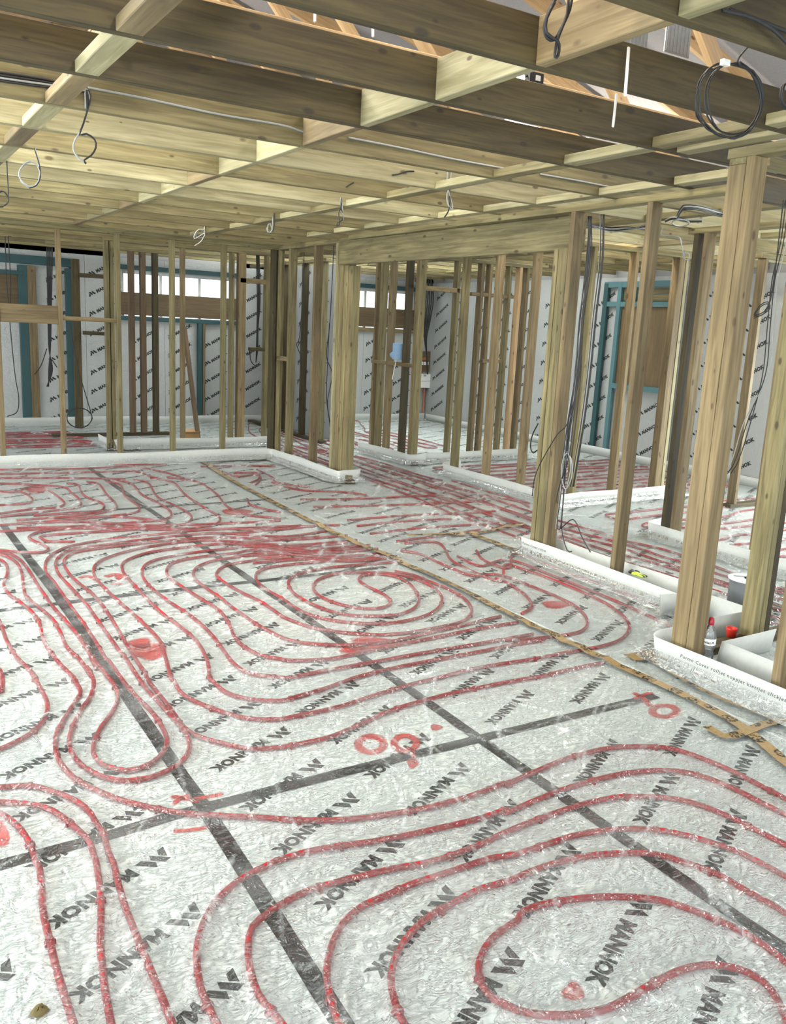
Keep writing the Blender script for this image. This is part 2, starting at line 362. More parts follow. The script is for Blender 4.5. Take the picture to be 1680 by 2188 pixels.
# ------------------------------------------------------------------ heating pipes, traced
TILE = {'R1': (0, 950, 2.8), 'R2': (500, 950, 2.4706), 'R3': (0, 1400, 2.8), 'R4': (550, 1400, 2.8), 'R5': (1080, 1350, 2.8),
        'R6': (0, 1780, 2.8), 'R7': (550, 1780, 2.8), 'R8': (1080, 1780, 2.8), 'Z8': (1080, 900, 2.8), 'P': (0, 0, 1.0)}
PR, PZ = .0100, .0112
PIPES = []
def trace(s):
    out = []
    for seg in s.split(';'):
        t, pts = seg.strip().split(':'); ox, oy, sc = TILE[t]
        for p in pts.split():
            x, y = map(float, p.split(',')); out.append(onz(ox+x/sc, oy+y/sc, PZ))
    return out
clip_me = None
GP = 'red heating pipes under the clear sheet'
FAR = 'red heating pipe in the crowded band of pipes across the middle of the floor'
HALL = 'red heating pipe in the wrinkled hallway floor beyond the brown tape'
FARB = 'red heating pipe in the far bends near the back stud wall'
def pipe(label, s, clips=True, pts=None, z=0.0):
    global clip_me
    P = smooth(pts if pts else trace(s), .03)
    P = [Vector((p.x, p.y, PZ+z)) for p in P]
    o = tube('heating_pipe', P, PR, 'pipe_red', None, 8, raw=True); tag(o, label, 'pipe', GP); PIPES.append(P)
    if clips:
        acc, nxt = 0.0, random.uniform(.1, .4)
        for a, b in zip(P, P[1:]):
            acc += (b-a).length
            if acc > nxt and b.y < 5.2:
                nxt = acc+random.uniform(.35, .6)
                if clip_me is None:
                    V, F = tubegeo([Vector((-.007, 0, 0)), Vector((-.006, 0, 0)), Vector((.006, 0, 0)), Vector((.007, 0, 0))], PR+.0026, 10)
                    for sx in (-1, 1):
                        n0 = len(V); V += [Vector(v) for v in boxv(-.005, .005, sx*.012-.003, sx*.012+.003, -.0105, .002)]; F += [tuple(i+n0 for i in q) for q in CF]
                    c = pmesh('pipe_clip', V, F, 'clip_red', o, True); clip_me = c.data
                else: c = link(bpy.data.objects.new('pipe_clip', clip_me), None, o)
                d = b-a; c.location = b; c.rotation_euler = (0, 0, math.atan2(d.y, d.x))
    return o
# near spiral, lower right
pipe('outermost red pipe of the near arch, sweeping over from the left loops',
     'R1:-60,700 0,690 40,722 42,780 22,830 50,890 120,942 190,1000 235,1062 255,1150 290,1222 360,1312 440,1390;R3:440,140 482,215 455,270 380,390 332,500 350,620 440,730 560,800 720,865 900,910 1100,945 1350,962;R4:60,972 200,985 500,985 760,955 1000,915 1250,850 1480,765;R5:0,915 160,845 380,755 600,700 800,685 1000,700 1200,765 1350,830 1500,905 1680,1000 1850,1100')
pipe('second red pipe in from the top of the near arch at lower right',
     'R6:1380,1300 1300,1142 1220,980 1185,850 1180,680 1220,530 1300,400 1420,290 1550,215 1680,155;R7:100,170 300,110 500,75 690,50;R4:900,1075 1150,1020 1350,970 1500,920;R5:0,1085 200,1000 400,925 600,870 780,838 980,830 1150,855 1350,930 1550,1030 1680,1095 1850,1190')
pipe('third red pipe in from the top of the near arch at lower right',
     'R6:1780,1280 1680,1130 1620,1060 1550,970 1500,830 1485,680 1510,560 1590,490;R7:80,465 170,410 300,345 450,300 650,250 850,205 1000,180 1200,120 1350,60;R5:0,1200 200,1120 400,1050 600,1000 720,985 930,990 1130,1025 1350,1110 1550,1210 1680,1275 1850,1370')
pipe('fourth red pipe in from the top of the near arch at lower right',
     'R7:560,1300 490,1142 440,1000 415,850 430,720 480,590 550,500 640,430 780,370 910,310 1050,265 1200,215 1400,150;R5:60,1330 250,1270 450,1210 690,1180 900,1185 1050,1210 1200,1250 1400,1320 1600,1420 1680,1465 1850,1560')
pipe('fifth red pipe in from the top of the near arch, just outside the innermost bend',
     'R7:960,1280 880,1142 840,1060 810,950 800,850 830,730 900,620 1000,520 1150,430 1320,340;R8:20,285 150,230 300,180 500,135 700,120 850,120 980,145 1150,200 1300,260 1450,350 1600,430 1680,480 1850,580')
pipe('innermost red pipe of the near arch, folding back in an S-bend beside the paint dot',
     'R8:1850,880 1680,770 1550,670 1400,580 1200,490 1000,420 850,390 650,380 450,390 250,420 100,470;R7:1560,520 1450,590 1380,660 1330,760 1330,870 1380,960 1450,1010 1560,1060;R8:80,1060 180,1085 350,1090 500,1075 620,1045 720,995 850,920 1000,840 1120,800 1250,790 1400,815 1520,870 1600,950 1650,1040 1690,1160 1700,1300')
# lower left
pipe('leftmost of the three red pipes running out at the lower left corner', 'R3:-80,900 0,945 70,990 130,1050 180,1130 220,1250;R6:235,200 250,330 260,480 300,650 340,820 390,980 440,1142 490,1290')
pipe('middle one of the three red pipes running out at the lower left corner', 'R3:-80,880 0,880 120,885 250,905 350,950 450,1030 530,1110 570,1220;R6:580,200 600,350 605,500 600,650 610,780 630,950 665,1142 690,1290')
pipe('rightmost of the three red pipes running out at the lower left corner', 'R3:-80,800 0,790 180,780 330,820 450,870 530,930 580,1010 620,1070 650,1180;R6:680,180 710,310 750,440 820,620 890,790 960,960 1030,1142 1080,1290')
pipe('red pipe bending back to the left edge of the photo above the lower left corner', 'R1:-40,1000 0,1060 40,1170 100,1270 170,1340 220,1400;R3:190,110 250,210 285,300 260,390 180,470 90,520 0,560 -80,580')
pipe('short red pipe bend at the very left edge below the dark joint tape', 'R3:-60,40 0,90 15,150 5,210 -60,260')
# loop pair at the left joint tape
pipe('outer red pipe of the pair looping round the left joint tape',
     'R1:-60,650 0,655 80,690 125,750 145,870 160,910 230,970 310,1040 360,1120 400,1210 480,1290 550,1390;R3:520,70 560,150 545,240 490,320 440,420 415,510 440,600 520,680 640,735 760,750 900,730 1040,670 1110,610 1135,540 1110,460 1050,390 940,270 860,180 800,90 740,0;R1:720,1240 620,1100 520,960 430,860 350,770 335,700 380,650 470,620 700,590 1000,552 1300,530;R2:250,485 500,455')
pipe('inner red pipe of the pair looping round the left joint tape',
     'R1:-60,630 0,640 80,662 150,720 240,860 310,960 380,1040 450,1120 520,1220 580,1340;R3:540,0 590,60 640,120 690,190 705,260 670,340 600,440 560,540 570,610 640,665 760,690 880,660 970,590 1000,510 960,410 900,330 800,230 720,130 650,30;R1:640,1290 560,1160 500,1070 420,960 330,830 275,760 280,690 340,640 450,600 700,562 1000,530 1300,505;R2:200,450 450,425')
pipe('lowest of the nested red pipes bending right above the red painted rings',
     'R2:600,480 300,500;R1:1300,555 1000,575 720,605 480,638 400,672 385,720 440,800 560,900 640,1000 720,1130 790,1250 870,1370;R3:880,140 940,220 1020,320 1100,430 1200,490 1350,530 1500,560 1680,550;R4:200,540 430,490 600,420 800,330 1000,270 1200,220 1500,160 1680,130;R5:200,270 400,222 590,184')
pipe('second of the nested red pipes bending right, counted up from the painted rings',
     'R2:650,505 300,530;R1:1300,575 1100,582 850,618 680,662 580,710 560,760 590,820 680,910 760,980 870,1080 960,1180 990,1270 1025,1400;R3:1040,150 1090,230 1200,290 1350,345 1500,380 1680,382;R4:200,370 480,310 700,240 900,180 1100,130 1350,70 1680,20;R5:180,160 350,131')
pipe('third of the nested red pipes bending right, counted up from the painted rings',
     'R2:720,530 400,550;R1:1400,595 1200,605 950,635 830,662 740,705 735,755 780,815 860,900 960,1000 1080,1090 1180,1180 1240,1290 1255,1400;R3:1270,150 1350,220 1500,265 1680,272;R4:200,258 400,200 600,130 800,80 1000,40;R2:1250,1102 1500,1052 1640,1030')
pipe('fourth of the nested red pipes bending right, counted up from the painted rings',
     'R2:760,550 500,570;R1:1500,610 1400,620 1200,640 1000,672 880,712 850,770 890,840 1000,930 1150,1030 1260,1130 1330,1220 1400,1310 1500,1370 1680,1392;R2:300,1230 500,1190 700,1155 1000,1100 1300,1050 1580,1000')
pipe('fifth of the nested red pipes bending right, counted up from the painted rings',
     'R2:800,570 560,590;R1:1560,630 1400,650 1200,672 1050,702 1000,742 1010,790 1090,850 1200,920 1310,990 1370,1070 1400,1140 1450,1200 1560,1260 1680,1282;R2:300,1140 500,1132 700,1092 900,1050 1100,1010 1300,970 1500,938')
pipe('sixth of the nested red pipes, passing through the red smear below the centre spiral',
     'R2:830,580 600,605;R1:1600,650 1400,675 1250,702 1170,742 1160,790 1210,840 1310,910 1400,980 1500,1050 1580,1100 1680,1150;R2:250,1018 350,1045 520,1058 650,1055 850,1035 1000,1000 1200,955 1410,905')
pipe('red pipe forming the outer right arc round the centre spiral',
     'R2:860,590 640,615;R1:1640,680 1500,695 1360,722 1300,760 1310,800 1420,870 1560,940 1680,1020;R2:250,905 400,962 560,990 750,1003 900,995 1050,970 1180,942 1240,910 1255,865 1215,812 1130,762 1030,722 950,690 850,668')
pipe('red pipe winding into the S-shaped middle of the centre spiral',
     'R2:880,600 700,605 500,615 350,628 200,645 135,668 115,700 150,750 250,810 360,880 480,920 620,940 780,945 930,925 1040,890 1095,840 1090,790 1030,740 940,705 850,682 700,675 560,680 460,705 420,745 440,790 520,830 620,857 720,867 800,855 828,828 790,790 700,745 660,715 680,690 760,683 850,695 920,730 965,780 975,830 940,870 850,900 700,905 560,892 430,850 330,795 290,745 300,705 370,675 500,650 700,632 880,618')
# far bends (upper left of the floor)
for s in ['R1:-60,270 60,285 120,275 160,258 250,255 320,290 375,335 385,355 340,375 200,385 0,412 -60,420', 'R1:90,275 150,292 190,320 185,342 140,355 0,362 -60,365',
          'R1:-60,226 0,232 350,250 430,290 482,340 460,375 300,397 0,432', 'R1:400,232 465,240 490,290 530,320 600,345 622,375 560,402 200,424', 'R1:520,225 590,235 640,300 690,350 680,388 500,422 100,452',
          'R1:640,222 720,240 745,300 800,345 835,378 780,412 400,452 0,482', 'R1:700,212 790,235 850,300 940,345 1022,402 1000,442 850,462 400,492 100,500', 'R1:800,208 890,232 940,310 1060,370 1142,422 1130,460 1060,482 800,500',
          'R1:900,200 1030,222 1110,300 1210,370 1312,432 1290,475 1180,497 900,505', 'R1:1000,195 1180,222 1290,290 1360,370 1480,420 1680,442', 'R1:-60,152 0,150 500,142 800,132 1000,170 1100,200',
          'R1:-60,178 0,176 500,166 800,160 900,190 1030,222', 'R1:-60,202 0,200 400,200 750,206', 'R1:-60,130 300,128 700,118 1000,120', 'R1:1200,130 1400,125 1650,130', 'R1:1330,160 1420,190 1540,180 1560,210 1530,240', 'R1:1480,330 1500,360 1600,390 1680,405']:
    pipe(FARB, s, False)
pipe('short red pipe kinked in a small S at the left, above the nested bends', 'R1:-60,625 0,632 160,647 260,642 290,622 250,595 190,570 180,545 300,512 700,492 1000,500', False)
pipe('red pipe doubling back just right of the small S-bend at the left', 'R1:450,582 300,580 250,562 260,545 500,527 900,502', False)
for s in ['R1:100,470 500,462 900,482 1400,470 1680,455', 'R1:0,520 400,500 800,505 1200,510 1680,490;R2:420,432', 'R1:300,440 700,432 1000,460', 'R2:0,470 400,430 560,425', 'R2:0,520 450,487', 'R2:100,560 600,520', 'R2:0,590 680,550', 'R2:100,625 780,575']:
    pipe(FAR, s, False)
# right of the brown tape
pipe('red pipe turning the outer U-bend in front of the near stud wall', 'R2:900,520 1060,515 1110,545 1140,600 1200,640 1400,720;Z8:0,860 120,890 300,955 480,1030 620,1100 720,1180 742,1240 700,1300 600,1340 450,1370;R5:300,135', False)
pipe('red pipe turning the inner U-bend in front of the near stud wall', 'R2:880,560 990,580 1100,630 1250,690;Z8:-40,920 150,985 320,1055 430,1115 490,1190 470,1245 380,1275 170,1300;R5:0,50', False)
pipe('red pipe running along the foot of the cabled stud wall', 'R2:1280,560 1320,610 1450,650;Z8:60,790 300,880 600,990 900,1100 1000,1150 1060,1180', False)
pipe('red pipe next but one to the foot of the cabled stud wall', 'R2:1180,590 1300,640;Z8:20,830 300,930 600,1050 850,1160 1000,1235 1040,1290', False)
pipe('short red pipe bending near the brown tape below the U-bends', 'Z8:-60,940 0,960 120,1040 160,1110 100,1150', False)
for s in ['R2:200,200 350,240 560,250 700,265', 'R2:120,130 200,170 230,200 400,225', 'R2:0,150 120,150 130,180 90,200', 'R2:350,290 700,285 1000,270 1080,280 1090,300 1000,310', 'R2:420,330 800,320 1200,305 1320,290 1300,270',
          'R2:600,400 900,375 1250,360 1400,350', 'R2:650,430 900,405 1300,385', 'R2:720,470 1000,440 1400,415', 'R2:860,510 1100,480 1300,450', 'R2:1100,200 1300,260 1500,300 1560,330', 'R2:1150,190 1350,250 1560,310', 'R2:700,90 900,140 1100,190', 'R2:640,60 760,90 950,150']:
    pipe(HALL, s, False)
def ordinals():
    names = 'first second third fourth fifth sixth seventh eighth ninth tenth eleventh twelfth thirteenth fourteenth fifteenth sixteenth seventeenth eighteenth'.split()
    for base, words in ((FARB, '%s red pipe from the left among the far bends by the back stud wall'), (FAR, '%s red pipe from the left in the crowded band across mid-floor'), (HALL, '%s red pipe from the left in the hallway beyond the brown tape')):
        L = [o for o in COL.objects if o.get('label') == base]
        def mx(o):
            v = sum((q.co for q in o.data.vertices), Vector())/len(o.data.vertices); d = np.array([v.x, v.y, v.z-CH]); return (d@rt)/(d@fw)
        for i, o in enumerate(sorted(L, key=mx)): o['label'] = words % names[i]
ordinals()
# rooms on the right and behind: straight runs that show as pink lines between the studs
def runs(lbl, lst):
    """one continuous serpentine through the given straight runs"""
    r = random.Random(len(lst)); P = []
    for k, pts in enumerate(lst):
        pts = pts if k % 2 == 0 else pts[::-1]
        for (x, y), (x2, y2) in zip(pts, pts[1:]):
            for t in (0, .33, .66): P.append(Vector((x+(x2-x)*t+r.uniform(-.05, .05), y+(y2-y)*t+r.uniform(-.05, .05), 0)))
        P.append(Vector((*pts[-1], 0)))
    pipe(lbl, None, False, P)
runs('red heating pipe winding along the hallway behind the cabled stud wall', [[(4.62+.13*k, 2.3), (4.66+.13*k, 4.0+.1*k), (4.6+.13*k, 5.6), (4.7+.12*k, 7.6), (4.75+.11*k, 10.6)] for k in range(7)])
runs('red heating pipe winding over the bright floor at far right', [[(6.0, 3.6+.22*k), (6.8, 3.58+.22*k), (8.0, 3.66+.22*k), (9.1, 3.6+.22*k)] for k in range(11)])
runs('red heating pipe winding over the floor behind the three studs', [[(6.0, 6.6+.2*k), (7.0, 6.62+.2*k), (8.9, 6.58+.2*k)] for k in range(11)])
runs('red heating pipe winding over the far floor by the meter box', [[(4.9+.18*k, 10.2), (4.95+.18*k, 12), (5.5+.19*k, 13.4)] for k in range(14)])
runs('red heating pipe winding over the floor behind the back stud wall', [[(-.5, 11.3+.18*k), (1, 11.32+.18*k), (2.5, 11.28+.18*k)] for k in range(9)])
# ------------------------------------------------------------------ clear sheet draped over the pipes
def grid(x0, x1, y0, y1, st):
    xs = np.arange(x0, x1+st/2, st); ys = np.arange(y0, y1+st/2, st)
    return xs, ys, np.full((len(ys), len(xs)), .0042), np.zeros((len(ys), len(xs)))
def stamp(G, x, y, rad, top, power=1.3):
    xs, ys, H = G[:3]; st = xs[1]-xs[0]
    i0 = max(0, int((x-rad-xs[0])/st)); i1 = min(len(xs), int((x+rad-xs[0])/st)+2); j0 = max(0, int((y-rad-ys[0])/st)); j1 = min(len(ys), int((y+rad-ys[0])/st)+2)
    if i1 <= i0 or j1 <= j0: return
    d = np.hypot(xs[None, i0:i1]-x, ys[j0:j1, None]-y)
    np.maximum(H[j0:j1, i0:i1], .0042+(top-.0042)*np.clip(1.12-d/rad, 0, 1)**power, out=H[j0:j1, i0:i1])
def creases(G, n, lo, hi, ht, wv_):
    xs, ys, H, W = G
    for _ in range(n):
        x = rng.uniform(xs[0], xs[-1]); y = rng.uniform(ys[0], ys[-1]); a = rng.normal(.9, .9); L = rng.uniform(lo, hi); hh = rng.uniform(.4, 1)*ht; cv = rng.normal(0, 1.2)
        st = xs[1]-xs[0]; n2 = max(3, int(L/st*1.2))
        for k in range(n2):
            t = k/(n2-1); x += math.cos(a)*L/n2; y += math.sin(a)*L/n2; a += cv*L/n2
            i = int((x-xs[0])/st+.5); j = int((y-ys[0])/st+.5)
            if 0 < i < len(xs)-1 and 0 < j < len(ys)-1: W[j, i] += wv_*math.sin(math.pi*t); H[j, i] += hh*math.sin(math.pi*t); H[j, i+1] += .4*hh*math.sin(math.pi*t); H[j-1, i] += .4*hh*math.sin(math.pi*t)  # crease raised, and whitened in the veil as a painted glint
def lown(G, amp, wl):
    xs, ys, H, W = G; X, Y = np.meshgrid(xs, ys); o = np.zeros_like(H)
    for _ in range(10):
        a = rng.uniform(0, math.pi); k = 2*math.pi/(wl*rng.uniform(.5, 1.6)); o += np.sin((X*math.cos(a)+Y*math.sin(a))*k+rng.uniform(0, 6.28))
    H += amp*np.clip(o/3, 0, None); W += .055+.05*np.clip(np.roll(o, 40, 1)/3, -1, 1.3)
def build_sheet(name, Gs, label):
    V, F, WW = [], [], []
    for xs, ys, H, W in Gs:
        WW.append(W.ravel())
        b0 = len(V); nx = len(xs); X, Y = np.meshgrid(xs, ys)
        V += list(zip(X.ravel().tolist(), Y.ravel().tolist(), H.ravel().tolist()))
        idx = b0+np.arange(len(ys)*nx).reshape(len(ys), nx)
        q = np.stack([idx[:-1, :-1], idx[:-1, 1:], idx[1:, 1:], idx[1:, :-1]], -1).reshape(-1, 4); F += q.tolist()
    o = pmesh(name, V, F, 'clear_polythene', None, True); tag(o, label, 'plastic sheet')
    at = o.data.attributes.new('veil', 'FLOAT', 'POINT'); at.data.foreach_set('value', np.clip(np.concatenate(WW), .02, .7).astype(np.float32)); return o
FOLDS = [[(1312, 1450), (1268, 1530), (1238, 1620), (1226, 1672)], [(1330, 1452), (1290, 1520), (1252, 1600), (1244, 1660)], [(600, 1425), (720, 1540), (850, 1655)], [(690, 1420), (800, 1545), (930, 1660)], [(870, 1560), (950, 1620), (1010, 1690)],
         [(250, 1350), (400, 1318), (560, 1292), (640, 1285)], [(160, 1300), (300, 1288), (420, 1292)], [(360, 2188), (420, 2060), (470, 1900), (500, 1830)], [(250, 2140), (330, 2030), (420, 1920)], [(540, 2060), (600, 2062), (660, 2075), (690, 2062)],
         [(1400, 1790), (1480, 1870), (1570, 1985), (1640, 2090)], [(1440, 1810), (1530, 1920), (1600, 2010)], [(0, 1880), (40, 1960), (70, 2030)], [(700, 1995), (800, 1998), (860, 1985)], [(950, 1700), (1060, 1780), (1150, 1880)], [(980, 1790), (1090, 1900)],
         [(150, 1470), (170, 1560), (150, 1640)], [(0, 1290), (60, 1330), (110, 1400)], [(880, 1460), (1000, 1440), (1120, 1400)], [(1080, 1500), (1200, 1530), (1300, 1590)], [(420, 1470), (520, 1560), (600, 1600)], [(1130, 2040), (1230, 2060), (1330, 2040)]]
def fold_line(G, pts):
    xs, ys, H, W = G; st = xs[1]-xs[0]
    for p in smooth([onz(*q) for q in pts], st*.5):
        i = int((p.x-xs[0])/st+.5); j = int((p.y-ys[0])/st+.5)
        if 0 < i < len(xs)-1 and 0 < j < len(ys)-1: W[j, i] = max(W[j, i], .2); H[j, i] = max(H[j, i], .0085)  # fold also whitened in the veil to paint in its glint
SH = []
def sheet(name, x0, x1, specs, label):
    Gs = []
    for y0, y1, st, nc in specs:
        G = grid(x0, x1, y0, y1, st)
        for P in PIPES:
            acc = 9.0; last = P[0]
            for p in P:
                acc += (p-last).length; last = p
                if acc >= st*.7 and x0-.1 < p.x < x1+.1 and y0-.1 < p.y < y1+.1: acc = 0; stamp(G, p.x, p.y, .055, .0242)
        for pts in FOLDS: fold_line(G, pts)
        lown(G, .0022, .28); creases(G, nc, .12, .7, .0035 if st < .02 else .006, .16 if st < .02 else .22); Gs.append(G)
    # the strips of differing fineness meet at the same height
    for A, B in zip(Gs, Gs[1:]):
        A[2][-1, :] = np.interp(A[0], B[0], B[2][0, :])
    SH.extend(Gs); return build_sheet(name, Gs, label)
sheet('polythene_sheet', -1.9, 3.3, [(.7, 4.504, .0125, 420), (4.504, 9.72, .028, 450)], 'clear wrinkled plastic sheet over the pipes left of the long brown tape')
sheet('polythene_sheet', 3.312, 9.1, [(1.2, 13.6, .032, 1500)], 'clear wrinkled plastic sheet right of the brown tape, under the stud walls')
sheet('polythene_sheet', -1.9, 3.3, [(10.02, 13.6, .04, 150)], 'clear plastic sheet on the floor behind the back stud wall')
def shz(x, y, up=.002):
    for xs, ys, H, _ in SH:
        if xs[0] <= x <= xs[-1] and ys[0] <= y <= ys[-1]:
            st = xs[1]-xs[0]; i = min(len(xs)-2, int((x-xs[0])/st)); j = min(len(ys)-2, int((y-ys[0])/st))
            e = max(2, int(.05/st)); return max(.014, float(np.sort(H[max(0, j-e):j+e, max(0, i-e):i+e].ravel())[-max(1, e):].mean()))+up
    return .012
def btape(label, pts, wd=.055, seed=1):
    o = flat_strip('brown_tape', [tuple(onz(*p))[:2] for p in pts], wd, 'brown_tape', lambda a, b: shz(a, b)+.0007*seed, None, .002, .06, seed); tag(o, label, 'tape')
btape('long brown printed tape joining the two plastic sheets across the floor', [(432, 988), (500, 1031), (670, 1120), (759, 1165), (901, 1224), (998, 1270), (1164, 1355), (1294, 1416), (1387, 1457), (1473, 1497), (1580, 1556), (1690, 1645), (1800, 1730)], .058, 1)
btape('brown tape running along the plastic strip of the nearest stud wall', [(1390, 1412), (1430, 1440), (1500, 1480), (1580, 1515), (1680, 1552), (1780, 1590)], .03, 2)
btape('short brown tape patch beside the end of the nearest plastic strip', [(1345, 1412), (1375, 1408), (1402, 1405)], .10, 3)
btape('crumpled short brown tape lying across the long brown tape at right', [(1510, 1560), (1545, 1580), (1580, 1576), (1640, 1552), (1680, 1545)], .05, 4)
btape('thin brown tape crossing the hallway floor towards the cabled posts', [(870, 1151), (1000, 1145), (1075, 1133), (1120, 1126)], .05, 5)
btape('brown tape from the hallway to the foot of the cabled posts', [(1010, 1146), (1060, 1165), (1110, 1186)], .06, 6)
btape('brown tape along the foot of the back plastic strip near the corner', [(350, 990), (440, 986), (520, 985), (580, 983)], .08, 7)
btape('brown tape along the foot of the plastic strip by the middle post', [(600, 990), (650, 1010), (700, 1030), (760, 1036)], .06, 8)
# bare patch of earth by the near left corner
o = lathe('clod', [(.001, .018), (.010, .017), (.017, .012), (.021, .006), (.022, .0)], 'earth', None, 12, onz(85, 2166));
for v in o.data.vertices: v.co.x *= random.uniform(.75, 1.25); v.co.y *= random.uniform(.75, 1.25); v.co.z *= random.uniform(.6, 1.3)
tag(o, 'small brown clod of mud at the lower left corner', 'clod')
# ------------------------------------------------------------------ edge strips (white foam upstands)
def edge_strip(label, path, h=.145, flap=True, text=None, textpath=None, rad=.045, seed=3):
    """white foam band standing on edge; path in plan (x,y); rounded at its corners"""
    r = random.Random(seed); P = []
    Q = [Vector((a, b, 0)) for a, b in path]
    for i, p in enumerate(Q):
        if 0 < i < len(Q)-1:
            a = (Q[i-1]-p).normalized(); b = (Q[i+1]-p).normalized()
            for k in range(7):
                t = k/6; P.append((1-t)**2*(p+a*rad)+2*t*(1-t)*p+t*t*(p+b*rad))
        else: P.append(p)
    D = [P[0]]
    for a, b in zip(P, P[1:]):
        n = max(1, int((b-a).length/.12)); D += [a+(b-a)*k/n for k in range(1, n+1)]
    V, F = [], []; th = .006; lean = .018
    for i, p in enumerate(D):
        t = (D[min(i+1, len(D)-1)]-D[max(i-1, 0)]).normalized(); nn = Vector((t.y, -t.x, 0)); wob = .004*math.sin(i*.9+seed)
        hz = h+.006*math.sin(i*.37+seed*2)
        for off, z in ((-th/2, 0), (-th/2+lean*.4+wob, hz*.55), (-th/2+lean+wob, hz), (th/2+lean+wob, hz), (th/2+lean*.4+wob, hz*.55), (th/2, 0)):
            q = p+nn*off; V.append((q.x, q.y, z))
        if i:
            n = len(V)-12
            for k in range(6): k2 = (k+1) % 6; F.append((n+k, n+6+k, n+6+k2, n+k2))
    root = pmesh('edge_strip', V, F, 'edge_foam', None, True); tag(root, label, 'edge strip', 'white foam edge strips round the stud walls')
    if flap:
        V, F = [], []
        for i, p in enumerate(D):
            t = (D[min(i+1, len(D)-1)]-D[max(i-1, 0)]).normalized(); nn = Vector((t.y, -t.x, 0))
            for off, z in ((.016, h*.5), (.022+r.uniform(0, .01), h*.28), (.045+r.uniform(-.01, .012), .035+r.uniform(0, .012)), (.11+r.uniform(-.02, .02), .026)):
                q = p+nn*off; V.append((q.x, q.y, z))
            if i:
                n = len(V)-8
                for k in range(3): F.append((n+k, n+4+k, n+5+k, n+k+1))
        pmesh('film_skirt', V, F, 'clear_polythene', root, True)
    if text:
        a, b = Vector(textpath[0]), Vector(textpath[1]); t = (b-a); t.z = 0; t.normalize(); nn = Vector((t.y, -t.x, 0))
        v, f = textmesh(text, .0255, .0003, 1.25, .2)
        pmesh('printed_lettering', [a+t*q[0]+nn*(.0185+.010*(q[1]+.098)/h)+Vector((0, 0, .098+q[1])) for q in v], f, 'black_print', root)
    return root
PT = 'Purmo Cover rolljet noppjet klettjet clickjet'
edge_strip('white plastic edge strip with black lettering at the nearest stud wall', [(3.86, 2.94), (3.50, 2.94), (3.48, 1.2)], text=PT, textpath=((3.482, 2.725, 0), (3.48, 1.5, 0)), seed=1)
edge_strip('white edge strip behind the water bottle', [(3.72, 1.2), (3.72, 2.72), (4.22, 2.74)], flap=False, seed=8)
edge_strip('white edge strip round the green post behind the water bottle', [(4.05, 3.02), (4.36, 3.0), (4.37, 3.36), (4.1, 3.42)], flap=False, seed=9)
edge_strip('long white edge strip under the cabled posts', [(4.44, 4.97), (4.27, 4.95), (4.24, 3.25)], text='Purmo Cover rolljet', textpath=((4.265, 4.90, 0), (4.255, 4.2, 0)), seed=2)
edge_strip('white edge strip at the back of the cabled stud wall', [(4.46, 3.3), (4.46, 5.0)], flap=False, seed=4)
edge_strip('long white edge strip under the back stud wall, turning the corner to the middle post', [(-1.8, 9.84), (4.30, 9.76), (4.32, 8.05), (4.58, 8.04), (4.6, 8.3)], seed=5)
edge_strip('white edge strip under the short stud wall left of the doorway', [(5.72, 10.1), (5.76, 8.92), (6.02, 8.90), (6.05, 8.985), (7.75, 8.985)], seed=6)
edge_strip('white edge strip with a notch under the three studs beyond the hallway', [(6.1, 8.26), (5.80, 8.22), (5.76, 6.22), (6.1, 6.24), (7.7, 6.28)], seed=7)
edge_strip('white edge strip under the dark studs at far right', [(5.95, 5.02), (5.70, 4.98), (5.66, 2.6)], seed=10)
edge_strip('white edge strip under the second frame behind the back stud wall', [(2.62, 11.4), (2.66, 10.86), (4.75, 10.82)], seed=11)
edge_strip('low white edge strip along the foiled outer wall at the back', [(-1.8, 13.62), (9.1, 13.62)], h=.12, flap=False, seed=12)
edge_strip('low white edge strip along the foiled outer wall at the right', [(9.08, 13.5), (9.08, 3.0)], h=.12, flap=False, seed=13)
# ------------------------------------------------------------------ ceiling: joists, blocking, cross noggins
ZP, ZJ, JD = 2.50, 2.545, .155
ceil = struct(empty('ceiling'))
JY = [1.91+.607*k for k in range(-3, 20)]
for k, y in enumerate(JY):
    idx = k-3
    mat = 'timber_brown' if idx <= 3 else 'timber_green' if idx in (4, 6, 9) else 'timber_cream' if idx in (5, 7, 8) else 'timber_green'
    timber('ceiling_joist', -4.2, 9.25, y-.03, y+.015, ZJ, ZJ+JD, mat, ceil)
for k, (y0, y1) in enumerate(zip(JY, JY[1:])):
    if y1 > 10: break
    timber('blocking', 2.035, 2.08, y0+.016, y1-.031, ZJ, ZJ+JD-.002, 'timber_cream' if k % 3 else 'timber_pale', ceil)
    timber('noggin', .79, .88, y0+.016, y1-.031, ZJ, ZJ+.045, 'timber_cream' if k % 2 else 'timber_pale', ceil)
    timber('noggin', 3.27, 3.36, y0+.016, y1-.031, ZJ, ZJ+.045, 'timber_cream' if k % 2 else 'timber_green', ceil)
    if 1 < k < 14: timber('noggin', 4.12, 4.21, y0+.016, y1-.031, ZJ, ZJ+.045, 'timber_cream', ceil)
timber('noggin', 3.44, 3.53, JY[4]+.016, JY[5]-.031, ZJ, ZJ+.045, 'timber_cream', ceil)
for x in (5.2, 6.6, 8.0):
    for y0, y1 in zip(JY[4:19], JY[5:20]): timber('noggin', x, x+.09, y0+.016, y1-.031, ZJ, ZJ+.045, 'timber_green', ceil)
